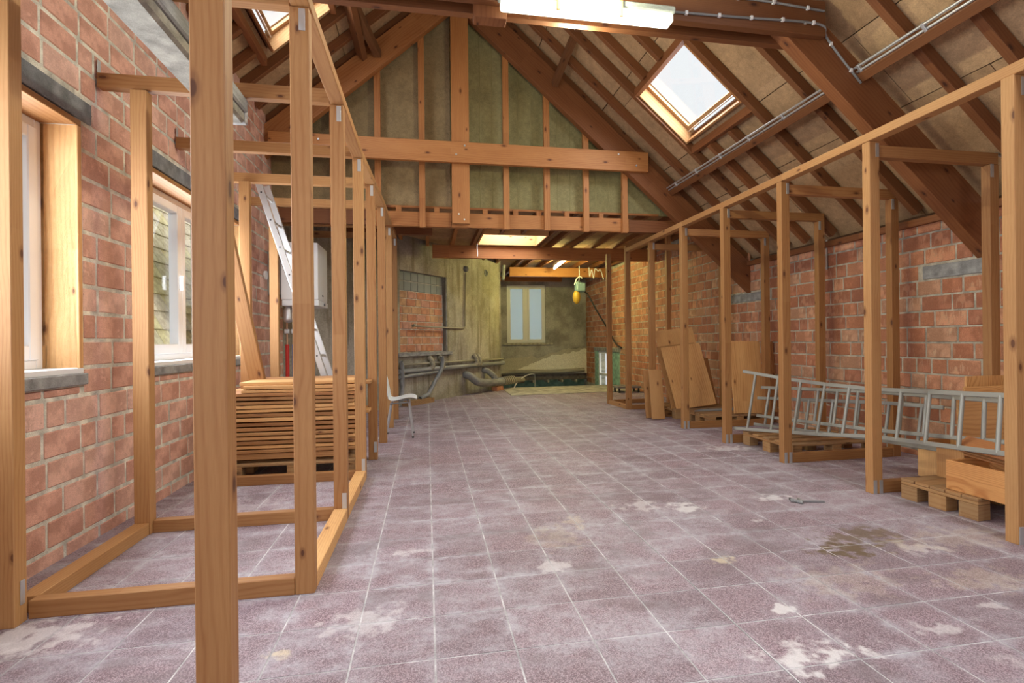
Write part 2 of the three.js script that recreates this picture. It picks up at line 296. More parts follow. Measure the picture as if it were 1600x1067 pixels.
  const zones = [zone(1536, 1408, I(-7), I(4), J(-3), J(7)), zone(1664, 1408, I(4), I(16), J(-3), J(7)), zone(1536, 736, I(-7), I(16), J(7), J(18)), zone(768, 512, I(-7), I(16), J(18), J(36)), zone(512, 256, I(-7), I(16), J(-18), J(-3))];
  const tileGeo = (r0, r1, d0, d1, z) => {
    const g = strip(new THREE.BoxGeometry(r1 - r0, 0.03, d1 - d0)); g.translate((r0 + r1) / 2, -0.0146 + rr(-0.0004, 0.0004), -(d0 + d1) / 2);
    const p = g.attributes.position, uv = g.attributes.uv; for (let i = 0; i < p.count; i++) uv.setXY(i, (p.getX(i) - z.ra) / (z.rb - z.ra), (-p.getZ(i) - z.da) / (z.db - z.da)); return g;
  };
  const list = [], c0 = (a, b) => (a + b) / 2;
  for (let i = -7; i < 16; i++) for (let j = -17; j < 36; j++) {
    let r0 = I(i) + 0.0036, r1 = I(i + 1) - 0.0036, d0 = J(j) + 0.0036, d1 = J(j + 1) - 0.0036; r0 = Math.max(r0, LW + 0.002); r1 = Math.min(r1, RW - 0.002);
    if (c0(r0, r1) > 1.72 && d1 > 11.1) continue; if (r1 - r0 < 0.02) continue;
    if (i === 3) r1 -= 0.003;                       // the wider movement joint
    const c = [(r0 + r1) / 2, (d0 + d1) / 2], z = zones.find((q) => c[0] > q.ra && c[0] < q.rb && c[1] > q.da && c[1] < q.db); if (!z) continue;
    if (c[1] > 9.6 + (c[0] + 0.55) * 1.304 + 0.35) continue;
    list.push({ r0, r1, d0, d1, z, s: shows(c[0], 0, -c[1], (r1 - r0) * (d1 - d0) / Math.max(0.5, Math.hypot(...c))) });
  }
  list.sort((a, b) => b.s - a.s);
  list.slice(0, 300).forEach((t) => part('tile', tileGeo(t.r0, t.r1, t.d0, t.d1, t.z), t.z.m, floor));
  const far = list.slice(300);
  zones.forEach((z) => { const l = far.filter((t) => t.z === z); if (l.length) part('far_tiles', mergeGeometries(l.map((t) => tileGeo(t.r0, t.r1, t.d0, t.d1, t.z))), z.m, floor).userData.kind = 'stuff'; });
  part('movement_joint', gblk(1.2045, 1.2095, -0.02, -0.0004, -2.8, 10.8, 0.0002), DARKCON, floor);
  // bare screed in front of the stairwell
  const sh = new THREE.Shape([[1.72, 10.84], [RW, 11.15], [RW, 12.75], [1.76, 12.62]].map(([a, b]) => new THREE.Vector2(a, b)));
  const g = strip(new THREE.ExtrudeGeometry(sh, { depth: 0.22, bevelEnabled: false })); g.rotateX(-Math.PI / 2); g.translate(0, -0.208, 0);
  part('screed', g, SCREED, floor, 'bare concrete screed at the stairwell edge');
  part('slab', gblk(1.72, RW + 0.2, -0.22, -0.012, 10.7, 12.6, 0.002, 0.8), SCREED, floor);
}

// ---------------------------------------------------------------- left wall with its windows
const WIN_L = [[1.52, 3.40, 1.02, 2.40], [4.14, 6.04, 1.02, 2.40], [-1.2, 0.6, 1.02, 2.40]];
{
  const wall = structure('wall_left', 'red brick wall with large pale joints along the window side', V(LW, 0, 0));
  const boxes = []; const D1 = 7.75; let d = BACK;
  for (const [a, b, s, t] of [...WIN_L].sort((p, q) => p[0] - q[0])) {
    boxes.push(gblk(LW - 0.3, LW, -0.2, 4.05, d, a, 0.001)); boxes.push(gblk(LW - 0.3, LW, -0.2, s - 0.06, a, b, 0.001)); boxes.push(gblk(LW - 0.3, LW, t + 0.06, 4.05, a, b, 0.001)); d = b;
  }
  boxes.push(gblk(LW - 0.3, LW, -0.2, 4.05, d, D1, 0.001));
  part('mortar', merge(boxes), MORTAR, wall);
  const op = WIN_L.map(([a, b, s, t]) => [a - 0.045, b + 0.045, s - 0.105, t + 0.045]);
  const lint = WIN_L.map(([a, b, s, t]) => [a - 0.14, b + 0.14, t + 0.03, t + 0.175]);
  let alt = 0; brickField(wall, V(LW, 0, 0), V(0, 0, 1), Math.PI / 2, BACK, D1, -0.077, 4.0, 0.157, () => { const q = rnd(); return q < 0.14 ? 0.15 : 0.302; }, CLAY_L, [...op, ...lint]);
  // each window: concrete lintel and sill, pine lining, white casements
  WIN_L.forEach(([a, b, s, t], i) => {
    const w = structure('window_' + (i + 1), 'white two-casement window in a pine-lined opening of the brick wall', V(LW, s, a));
    part('lintel', gblk(LW - 0.12, LW + 0.014, t + 0.045, t + 0.165, a - 0.13, b + 0.13, 0.004), DARKCON, w, 'dark grey concrete lintel');
    part('outer_sill', gblk(LW - 0.3, LW + 0.03, s - 0.095, s - 0.03, a - 0.05, b + 0.05, 0.005), CONCRETE, w, 'grey stone sill');
    part('lining_board', blk(LW - 0.2, LW + 0.012, s, t, a - 0.035, a), PALE[1], w); part('lining_board', blk(LW - 0.2, LW + 0.012, s, t, b, b + 0.035), PALE[1], w);
    part('lining_board', blk(LW - 0.2, LW + 0.012, t, t + 0.035, a - 0.035, b + 0.035), PINE[1], w);
    part('inner_sill', gblk(LW - 0.2, LW + 0.012, s - 0.03, s, a - 0.035, b + 0.035), WHITE, w);
    const x0 = LW - 0.24, x1 = LW - 0.17, mid = (a + b) / 2;
    for (const [p, q, u, v] of [[a, a + 0.05, s, t], [b - 0.05, b, s, t], [a + 0.05, b - 0.05, s, s + 0.05], [a + 0.05, b - 0.05, t - 0.05, t]]) part('frame', gblk(x0, x1, u, v, p, q, 0.004), WHITE, w);
    for (const [p, q] of [[a + 0.05, mid - 0.002], [mid + 0.002, b - 0.05]]) {
      const sash = part('casement', merge([gblk(x0 + 0.01, x1 + 0.015, s + 0.05, t - 0.05, p, p + 0.07, 0.006), gblk(x0 + 0.01, x1 + 0.015, s + 0.05, t - 0.05, q - 0.07, q, 0.006), gblk(x0 + 0.01, x1 + 0.015, s + 0.05, s + 0.13, p + 0.07, q - 0.07, 0.006), gblk(x0 + 0.01, x1 + 0.015, t - 0.12, t - 0.05, p + 0.07, q - 0.07, 0.006)]), WHITE, w);
      part('pane', gblk(x0 + 0.03, x0 + 0.036, s + 0.125, t - 0.115, p + 0.065, q - 0.065, 0.0005), GLASS, sash);
    }
    part('handle', blk(x1 + 0.015, x1 + 0.045, (s + t) / 2 - 0.09, (s + t) / 2 + 0.03, mid - 0.055, mid - 0.03, 0.005), WHITE, w, 'white window handle');
  });
}
for (const d of [-0.3, 2.46, 5.09]) daylight(V(LW - 0.15, 1.71, d), 1.7, 1.22, V(1, 0, 0), K * 0.6);

// ---------------------------------------------------------------- right wall
{
  const wall = structure('wall_right', 'red brick wall of mixed brick lengths with lime bloom', V(RW, 0, 0));
  const WO = [12.34, 14.25, -1.4, 0.84];
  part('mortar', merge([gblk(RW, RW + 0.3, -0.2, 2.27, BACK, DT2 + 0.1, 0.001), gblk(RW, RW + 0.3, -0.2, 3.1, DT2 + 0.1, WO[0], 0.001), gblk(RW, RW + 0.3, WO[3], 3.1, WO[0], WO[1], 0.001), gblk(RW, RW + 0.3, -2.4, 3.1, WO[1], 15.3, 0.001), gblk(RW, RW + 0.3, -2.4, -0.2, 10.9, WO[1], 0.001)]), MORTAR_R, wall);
  const beams = [[3.68, 4.25, 1.69, 1.812], [6.55, 7.5, 1.69, 1.812]];
  for (const [a, b, u, v] of beams) part('padstone', gblk(RW - 0.013, RW + 0.1, u, v, a, b, 0.004), CONCRETE, wall, 'grey concrete padstone under a truss foot');
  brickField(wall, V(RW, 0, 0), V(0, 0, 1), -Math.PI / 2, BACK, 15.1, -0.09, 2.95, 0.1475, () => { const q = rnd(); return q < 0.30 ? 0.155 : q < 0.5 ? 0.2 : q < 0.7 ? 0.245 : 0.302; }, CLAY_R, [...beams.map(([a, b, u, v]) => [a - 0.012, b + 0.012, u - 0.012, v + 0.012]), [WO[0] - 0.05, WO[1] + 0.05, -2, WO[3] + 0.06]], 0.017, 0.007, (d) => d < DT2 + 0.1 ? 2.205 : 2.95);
  part('wall_plate', blk(RW - 0.06, RW + 0.06, 2.205, 2.27, BACK, 4.95), OLD[1], wall); part('wall_plate', blk(RW - 0.06, RW + 0.06, 2.205, 2.27, 4.952, DT2), OLD[0], wall);
  for (const d of [4.55, 5.45]) part('anchor_strap', blk(RW - 0.02, RW - 0.014, 1.95, 2.3, d, d + 0.025, 0.001), GALV, wall);
  part('door_lintel', gblk(RW - 0.015, RW + 0.1, WO[3], WO[3] + 0.09, WO[0] - 0.1, WO[1] + 0.1, 0.004), CONCRETE, wall);
  // opening at stair level: green boarding and a white window
  const w = structure('window_7', 'white stair window beside green painted boarding', V(RW, -0.4, 13));
  part('green_panel', gblk(RW + 0.02, RW + 0.06, -1.4, WO[3], WO[0], 13.16, 0.002), TEAL, w); part('green_post', gblk(RW - 0.01, RW + 0.08, -1.4, WO[3], 14.02, WO[1], 0.004), TEAL, w);
  for (const [a, b, u, v] of [[13.16, 13.22, -1.4, WO[3]], [13.96, 14.02, -1.4, WO[3]], [13.22, 13.96, WO[3] - 0.06, WO[3]], [13.22, 13.96, 0.18, 0.25], [13.22, 13.96, -0.5, -0.44]]) part('frame', gblk(RW + 0.02, RW + 0.08, u, v, a, b, 0.004), WHITE, w);
  part('pane', gblk(RW + 0.045, RW + 0.05, 0.25, WO[3] - 0.06, 13.22, 13.96, 0.0005), GLASS, w); part('pane', gblk(RW + 0.045, RW + 0.05, -0.44, 0.18, 13.22, 13.96, 0.0005), GLASS, w); part('lower_panel', gblk(RW + 0.03, RW + 0.06, -1.4, -0.5, 13.22, 13.96, 0.001), WHITE, w);
}
// wall behind the viewer, with a wide white window
{
  const wall = structure('wall_rear', 'brick gable wall opposite the stair end', V(0, 0, BACK));
  const d0 = BACK - 0.3, d1 = BACK;
  part('masonry', merge([gblk(LW - 0.3, 0.2, -0.2, 6.1, d0, d1, 0.001), gblk(2.8, RW + 0.3, -0.2, 3.9, d0, d1, 0.001), gblk(0.2, 2.8, -0.2, 0.9, d0, d1, 0.001), gblk(0.2, 2.8, 2.5, 6.1, d0, d1, 0.001)]), MORTAR, wall);
  const w = structure('window_6', 'wide white window in the rear gable', V(1.5, 0.9, BACK));
  for (const [a, b, u, v] of [[0.2, 0.28, 0.9, 2.5], [2.72, 2.8, 0.9, 2.5], [0.28, 2.72, 0.9, 0.98], [0.28, 2.72, 2.42, 2.5], [1.46, 1.54, 0.98, 2.42]]) part('frame', gblk(a, b, u, v, BACK - 0.15, BACK - 0.08, 0.004), WHITE, w);
  for (const [a, b] of [[0.28, 1.46], [1.54, 2.72]]) part('pane', gblk(a, b, 0.98, 2.42, BACK - 0.12, BACK - 0.114, 0.0005), GLASS, w);
  daylight(V(1.5, 1.7, BACK + 0.02 - 0.08), 2.44, 1.44, V(0, -0.05, 1), K * 0.22);
}

// ---------------------------------------------------------------- pitched roof: boards, rafters, purlins, skylights
const SKR = { r0: 2.60, r1: 3.28, d0: 4.93, d1: 6.10 }, SKL = { r0: -1.64, r1: -1.0, d0: 4.80, d1: 5.97 };
const SKR2 = { r0: 2.60, r1: 3.28, d0: 0.6, d1: 1.8 }, SKR3 = { r0: 2.60, r1: 3.28, d0: -1.5, d1: -0.3 }, SKL2 = { r0: -1.64, r1: -1.0, d0: 0.3, d1: 1.5 };  // rearmost right-slope skylight is unseen, added to brighten the left wall
{
  const ceil = structure('ceiling', 'pitched roof lined with brown fibreboard between dark rafters', V(RIDGE, 5.9, 0));
  const D1 = DT2 + 0.26;
  // sloping slab pieces: r range, d range, offset above the rafter underside
  const slab = (hf, ra, rb, da, db, off, th, su = 1.2) => {
    const a = V(ra, hf(ra) + off, 0), b = V(rb, hf(rb) + off, 0), x = b.clone().sub(a), l = x.length(); x.normalize(); const z = new THREE.Vector3(0, 0, 1), y = z.clone().cross(x); if (y.y < 0) y.negate();
    const g = cbox(l, th, db - da, 0.0015, su, su); const m = new THREE.Matrix4().makeBasis(x, y, x.clone().cross(y)).setPosition((ra + rb) / 2, (hf(ra) + hf(rb)) / 2 + off, -(da + db) / 2); g.applyMatrix4(m); return g;
  };
  const cut = (ra, rb, da, db, holes) => {      // split a rectangle round the skylight holes
    let list = [[ra, rb, da, db]];
    for (const h of holes) list = list.flatMap(([a, b, c, d]) => (b <= h.r0 || a >= h.r1 || d <= h.d0 || c >= h.d1) ? [[a, b, c, d]] : [[a, Math.max(a, h.r0), c, d], [Math.min(b, h.r1), b, c, d], [Math.max(a, h.r0), Math.min(b, h.r1), c, Math.max(c, h.d0)], [Math.max(a, h.r0), Math.min(b, h.r1), Math.min(d, h.d1), d]].filter(([p, q, s, t]) => q - p > 0.02 && t - s > 0.02));
    return list;
  };
  const rafD = []; for (const d of [-3.0, -2.5, -2.0, -1.5, -1.0, -0.5, 0.05, 0.27, 0.75, 1.1, 1.53, 1.85, 2.35, 2.86, 3.28]) rafD.push(d); rafD.push(4.28, 4.86, 5.35, 5.78, 6.14, 6.62, 7.06);
  for (const [hf, r0, r1, holes, side] of [[hR, RIDGE, RW + 0.2, [SKR, SKR2, SKR3], 1], [hL, LW - 0.25, RIDGE, [SKL, SKL2], -1]]) {
    // roofing deck, then fibreboard panels with open joints
    for (const [a, b, c, d] of cut(r0, r1, BACK - 0.3, D1 + 0.15, holes)) part('roof_deck', slab(hf, a, b, c, d, 0.24, 0.06), OLDER, ceil);
    const rows = side > 0 ? [RIDGE + 0.02, 1.55, 2.45, 3.36, 3.92, RW + 0.1] : [LW - 0.1, -1.0, -0.1, RIDGE - 0.02];
    for (let i = 0; i + 1 < rows.length; i++) { let d = BACK + (i % 2) * 0.6; while (d < D1) { const e = Math.min(D1, d + 1.25);
      for (const [a, b, c, f] of cut(rows[i] + 0.004, rows[i + 1] - 0.004, d + 0.004, e - 0.004, holes)) part('fibreboard', slab(hf, a, b, c, f, 0.15 + rr(-0.004, 0.004), 0.018), FIBRE[Math.floor(rnd() * 3)], ceil); d = e; } }
    for (const d of rafD) {
      const w = 0.032; let segs = [[r0, side > 0 ? RW - 0.02 : r1]]; if (side < 0) segs = [[LW + 0.01, r1]];
      for (const h of holes) if (d + w > h.d0 && d - w < h.d1) segs = segs.flatMap(([a, b]) => [[a, h.r0 - 0.07], [h.r1 + 0.07, b]]);
      for (const [a, b] of segs) if (b - a > 0.1) part('rafter', bar(V(a, hf(a) + 0.065, d), V(b, hf(b) + 0.065, d), 0.062, 0.095, new THREE.Vector3(0, 1, 0)), OLD[Math.floor(rnd() * 3)], ceil);
    }
    for (const h of holes) for (const r of [h.r0 - 0.035, h.r1 + 0.035]) part('trimmer', bar(V(r, hf(r) + 0.065, h.d0 - 0.06), V(r, hf(r) + 0.065, h.d1 + 0.06), 0.06, 0.095), OLD[1], ceil);
    // purlin under the rafters, from truss to truss
    const pr = side > 0 ? 3.45 : -0.78;
    for (const [a, b] of [[BACK, DT1 - 0.05], [DT1 + 0.05, DT2 - 0.05]]) part('purlin', bar(V(pr, hf(pr) - 0.045 - 0.03, a), V(pr, hf(pr) - 0.075, b), 0.075, 0.14, new THREE.Vector3(side * 0.66, 0.75, 0)), OLD[2], ceil);
  }
  part('ridge_board', blk(RIDGE - 0.03, RIDGE + 0.03, 5.80, 6.0, BACK, DT2), OLD[0], ceil);
  // skylights
  const sky = (n, hf, S, label, side, k) => {
    const w = structure('window_' + n, label, V((S.r0 + S.r1) / 2, hf((S.r0 + S.r1) / 2), (S.d0 + S.d1) / 2));
    const P = (r, d, off) => V(r, hf(r) + off, d), up = new THREE.Vector3(side * 0.66, 0.75, 0);
    // lining boards of the shaft, sash, pane
    for (const d of [S.d0 + 0.012, S.d1 - 0.012]) part('lining_board', bar(P(S.r0, d, 0.17), P(S.r1, d, 0.17), 0.024, 0.20, up), d < (S.d0 + S.d1) / 2 ? OLDPINE() : PALLET[1], w);
    for (const r of [S.r0 + 0.01, S.r1 - 0.01]) part('lining_board', bar(P(r, S.d0 + 0.026, 0.17), P(r, S.d1 - 0.026, 0.17), 0.024, 0.20, up), r < (S.r0 + S.r1) / 2 ? OLD[1] : PINE[3], w);
    const q = 0.05; const sash = [];
    for (const d of [S.d0 + 0.05, S.d1 - 0.05]) sash.push(bar(P(S.r0 + 0.02, d, 0.25), P(S.r1 - 0.02, d, 0.25), 0.05, 0.05, up));
    for (const r of [S.r0 + q, S.r1 - q]) sash.push(bar(P(r, S.d0 + 0.06, 0.25), P(r, S.d1 - 0.06, 0.25), 0.05, 0.05, up));
    const sg = part('sash', merge(sash), PALLET[1], w);
    part('pane', bar(P(S.r0 + 0.04, (S.d0 + S.d1) / 2, 0.27), P(S.r1 - 0.04, (S.d0 + S.d1) / 2, 0.27), S.d1 - S.d0 - 0.06, 0.006, up, 0.001), GLASS, sg);
    const rs = side > 0 ? S.r1 - 0.06 : S.r0 + 0.06; part('ventilation_bar', rod(P(rs, S.d0 + 0.05, 0.19), P(rs, S.d1 - 0.05, 0.19), 0.009), ALU, sg, 'grey metal vent bar');
    const c = P((S.r0 + S.r1) / 2, (S.d0 + S.d1) / 2, 0.255); daylight(c, S.d1 - S.d0 - 0.14, Math.hypot(S.r1 - S.r0, hf(S.r1) - hf(S.r0)) - 0.12, up.clone().negate(), k);
  };
  sky(4, hR, SKR, 'square skylight in the slope above the brick storage side', 1, K * 1.3);
  sky(5, hL, SKL, 'cobwebbed skylight in the slope above the window wall', -1, K * 0.9);
  sky(8, hR, SKR2, 'skylight nearer the rear gable above the storage side', 1, K * 1.9);
  sky(12, hR, SKR3, 'unseen skylight beside the rear gable above the storage side, added to brighten the window wall', 1, K * 1.9);
  sky(9, hL, SKL2, 'skylight nearer the rear gable above the window wall', -1, K * 0.5);
}

// ---------------------------------------------------------------- roof trusses
function truss(dc, label, low) {
  const t = thing('roof_truss', label, 'roof truss', V(RIDGE, low, dc)), d0 = dc - 0.05, d1 = dc + 0.05;
  const lowR = (r) => 1.83 + 0.895 * (4.645 - r), lowL = (r) => 3.42 + 0.897 * (r - LW);
  part('principal_rafter', prism([[RW + 0.05, lowR(RW + 0.05)], [RW + 0.05, hR(RW + 0.05) - 0.02], [RIDGE, hR(RIDGE) - 0.02], [RIDGE, lowR(RIDGE) - 0.05]], d0, d1, 2.4, 0.3, -0.72), OLD[1], t);
  part('principal_rafter', prism([[LW - 0.02, lowL(LW)], [RIDGE, lowL(RIDGE)], [RIDGE, hL(RIDGE) - 0.02], [LW - 0.02, hL(LW) - 0.02]], d0, d1, 2.4, 0.3, 0.72), low < 3 ? MIDWOOD : OLD[1], t);
  part('king_post', blk(RIDGE - 0.115, RIDGE + 0.115, low, 5.7, d0 - 0.002, d1 + 0.002), low < 3 ? ORANGE[1] : OLD[1], t);
  for (const [a, b, m] of [[d0 - 0.065, d0 - 0.003, low < 3 ? ORANGE[1] : OLD[2]], ...(low < 3 ? [] : [[d1 + 0.003, d1 + 0.065, OLD[0]]])]) {
    const c = part('collar_beam', blk(LW + 0.06, 3.06, 3.48, 3.75, a, b), m, t);
    if (a < dc) for (const [r, h] of [[2.62, 3.70], [2.88, 3.56], [RIDGE + 0.05, 3.70], [RIDGE - 0.06, 3.58], [-1.3, 3.68]]) { const q = part('bolt', rod(V(r, h, a - 0.014), V(r, h, a + 0.002), 0.013, 6), GALV, c); }
  }
  return t;
}
const T2 = truss(DT2, 'roof truss with long king post standing before the boarded gable', 2.70);
const T1 = truss(DT1, 'dark roof truss whose collar beam carries the lit strip light', 3.40);
part('foot_bolt', rod(V(RIDGE - 0.03, 2.82, DT2 - 0.07), V(RIDGE - 0.03, 2.82, DT2 - 0.05), 0.012, 6), GALV, T2); part('foot_bolt', rod(V(RIDGE + 0.04, 2.75, DT2 - 0.07), V(RIDGE + 0.04, 2.75, DT2 - 0.05), 0.012, 6), GALV, T2);
single('wind_brace', 'dark diagonal brace from far truss towards the slope with the square skylight', 'brace', bar(V(1.74, 4.62, DT2 - 0.06), V(1.83, 4.93, 6.0), 0.08, 0.09), OLDER);
single('wind_brace', 'dark diagonal brace from far truss towards the slope above the window wall', 'brace', bar(V(-0.58, 4.83, DT2 - 0.06), V(-0.76, 4.86, 6.0), 0.09, 0.1), OLDER);

// ---------------------------------------------------------------- boarded gable screen over the far opening
{
  const g = structure('wall_gable', 'boarded gable screen with timber studs over a heavy beam', V(RIDGE, 2.68, DT2));
  const da = DT2 + 0.23, db = DT2 + 0.25, edges = [LW, -1.16, -0.605, -0.04, 0.345, 0.575, 1.085, 1.65, 2.21, 2.78, 3.4, 4.0];
  for (let i = 0; i + 1 < edges.length; i++) {
    const a = edges[i] + 0.003, b = edges[i + 1] - 0.003, top = (r) => Math.min(hR(r), hL(r)) + 0.12; if (i === 4) continue;
    const pts = [[a, 2.955], [b, 2.955], [b, Math.max(2.96, top(b))], ...(a < RIDGE && b > RIDGE ? [[RIDGE, top(RIDGE)]] : []), [a, Math.max(2.96, top(a))]];
    part('board', prism(pts, da, db, 1.2, 1.2, 0), a < 0.3 ? (i < 2 ? TANBOARD : TANBOARD2) : OLIVE[i % 2], g);
    if (a > 0.3 && b < 3) for (let s = 1; s < 3; s++) { const r = a + (b - a) * s / 3; part('cover_strip', blk(r - 0.008, r + 0.008, 2.99, Math.min(top(r) - 0.25, 5.6), da - 0.006, da, 0.001), OLIVE[0], g); }
  }
  part('backing', prism([[RIDGE - 0.16, 2.955], [RIDGE + 0.16, 2.955], [RIDGE + 0.16, 5.8], [RIDGE - 0.16, 5.8]], db, db + 0.02, 1.2, 1.2, 0), OLIVE[1], g);
  part('eaves_board', prism([[4.0, 2.6], [RW, 2.27], [RW, 2.5], [4.0, hR(4.0) + 0.1]], da, db, 1.2, 1.2, 0), FIBRE[2], g);
  part('ledger', blk(LW, 3.35, 2.945, 2.975, DT2 + 0.2, da), ORANGE[0], g);
  for (const [a, b, m] of [[-0.68, 0.34, 0], [0.344, 1.63, 1], [1.634, 2.86, 1]]) part('beam', blk(a, b, 2.685, 2.875, DT2 + 0.118, DT2 + 0.2), m ? ORANGE[1] : ORANGE[0], g);
  part('beam', blk(2.864, RW, 2.685, 2.86, DT2 + 0.12, DT2 + 0.2), OLD[1], g); part('beam', blk(LW, -0.684, 2.685, 2.875, DT2 + 0.12, DT2 + 0.2), OLD[0], g);
  for (const r of [-1.16, -0.605, -0.04, 1.085, 1.65, 2.21, 2.78]) part('stud', blk(r - 0.04, r + 0.04, 2.66, Math.min(hR(r), hL(r)) - 0.02, DT2 + 0.054, DT2 + 0.116), ORANGE[r > 0 ? 1 : 0], g);
  for (const r of [-0.35, 0.15, 0.8, 1.22, 1.55, 1.95, 2.45]) part('joist_end', blk(r - 0.035, r + 0.035, 2.876, 2.945, DT2 + 0.13, DT2 + 0.2), ORANGE[0], g);
}

// ---------------------------------------------------------------- flat roof over the back
const FS = { r0: 0.95, r1: 2.13, d0: 9.05, d1: 10.06 };
{
  const c = structure('ceiling_flat', 'low flat roof of boards on rafters behind the gable', V(1.5, 2.97, 10));
  const deck = [];
  for (const [a, b, e, f] of [[LW - 0.3, FS.r0, DT2 + 0.25, 15.4], [FS.r1, RW + 0.3, DT2 + 0.25, 15.4], [FS.r0, FS.r1, DT2 + 0.25, FS.d0], [FS.r0, FS.r1, FS.d1, 15.4]]) deck.push([a, b, e, f]);
  deck.forEach(([a, b, e, f]) => { let d = e; while (d < f - 0.01) { const q = Math.min(f, d + 1.3); part('fibreboard', blk(a + 0.002, b - 0.002, 3.09, 3.14, d + 0.003, q - 0.003, 0.002, 1.2, 1.2), FIBRE[Math.floor(rnd() * 3)], c); d = q; } });
  for (const r of [-1.4, -0.9, -0.44, 0.03, 0.5, 0.9, 1.28, 1.65, 2.18, 2.42, 2.85, 3.3, 3.75, 4.2, 4.55]) {
    const e = r < 1.7 ? Math.min(9.6 + (r + 0.55) * 1.304, 12.6) : 15.1, hole = r > FS.r0 && r < FS.r1;
    for (const [a, b] of hole ? [[DT2 + 0.26, FS.d0 - 0.05], [FS.d1 + 0.05, e]] : [[DT2 + 0.26, e]]) if (b - a > 0.2) part('rafter', blk(r - 0.03, r + 0.03, 2.99, 3.089, a, b), r < 0.8 ? ORANGE[0] : OLD[Math.floor(rnd() * 3)], c);
  }
  part('beam', blk(0.12, RW, 2.745, 2.988, 10.15, 10.25), ORANGE[0], c); part('beam', blk(2.05, RW, 2.76, 2.988, 13.0, 13.1), ORANGE[1], c); part('beam', blk(-1.7, 0.1, 2.86, 2.988, 8.6, 8.7), OLD[1], c);
  // skylight in the flat roof
  const w = structure('window_10', 'shallow white skylight in the low flat roof', V(1.54, 3.0, 9.55));
  for (const [a, b, e, f] of [[FS.r0, FS.r0 + 0.03, FS.d0, FS.d1], [FS.r1 - 0.03, FS.r1, FS.d0, FS.d1], [FS.r0 + 0.03, FS.r1 - 0.03, FS.d0, FS.d0 + 0.03], [FS.r0 + 0.03, FS.r1 - 0.03, FS.d1 - 0.03, FS.d1]]) part('upstand', blk(a, b, 2.985, 3.35, e, f), PALE[0], w);
  part('dome_pane', blk(FS.r0 + 0.03, FS.r1 - 0.03, 3.33, 3.336, FS.d0 + 0.03, FS.d1 - 0.03, 0.001), FROST, w);
  part('pull_cord', tube([V(0.95, 2.99, 9.9), V(0.945, 2.9, 9.9), V(0.955, 2.8, 9.9), V(0.95, 2.74, 9.9)], 0.008), WEB, w);
  daylight(V((FS.r0 + FS.r1) / 2, 3.31, (FS.d0 + FS.d1) / 2), 1.08, 0.9, V(0, -1, 0), K * 0.7);
}

// ---------------------------------------------------------------- slanting rendered wall at the back, with its infilled window
const A0 = new THREE.Vector3(-0.55, 0, -9.6), A1 = new THREE.Vector3(1.75, 0, -12.6), ADIR = A1.clone().sub(A0).normalize(), AN = new THREE.Vector3(-ADIR.z, 0, ADIR.x).multiplyScalar(1); if (AN.z < 0) AN.negate();
const AROT = Math.atan2(AN.x, AN.z);
const WA = (s, h, n = 0) => A0.clone().addScaledVector(ADIR, s).addScaledVector(AN, n).setY(h);
function abox(s0, s1, h0, h1, n0, n1, k = 0.002, su = 0.5, sv = 0.5) { const g = cbox(s1 - s0, h1 - h0, n1 - n0, k, su, sv); g.rotateY(AROT); const c = WA((s0 + s1) / 2, (h0 + h1) / 2, (n0 + n1) / 2); g.translate(c.x, c.y, c.z); return g; }
const TRENDER = tex(1024, 1024, (x, y, o) => {           // 4 m x 4 m of old render: trowel clouds, damp runs, olive patches
  const u = x / 1024 * 4, v = y / 1024 * 4, a = fbm(u * 2, v * 2, 5, 8, 101), b = fbm(u * 12, v * 1.2, 4, 48, 103), c = vn(u * 60, v * 60, 240, 240, 105), e = fbm(u * 5, v * 5, 4, 20, 107), f = fbm(u * 1.2, v * 1.5, 4, 5, 111);
  mix3(o, [0.72, 0.70, 0.66], [0.57, 0.55, 0.51], sm(0.3, 0.7, a)); mix3(o, o, [0.46, 0.43, 0.37], 0.55 * sm(0.5, 0.75, b)); mix3(o, o, [0.68, 0.66, 0.61], 0.5 * sm(0.58, 0.75, e));
  mix3(o, o, [0.47, 0.45, 0.30], 0.25 * sm(0.5, 0.7, f));
  const g = 0.93 + 0.14 * c; o[0] *= g; o[1] *= g; o[2] *= g;
});
const RENDER = new THREE.MeshStandardMaterial({ map: TRENDER, roughness: 0.93, bumpMap: BUMP, bumpScale: 0.003 });
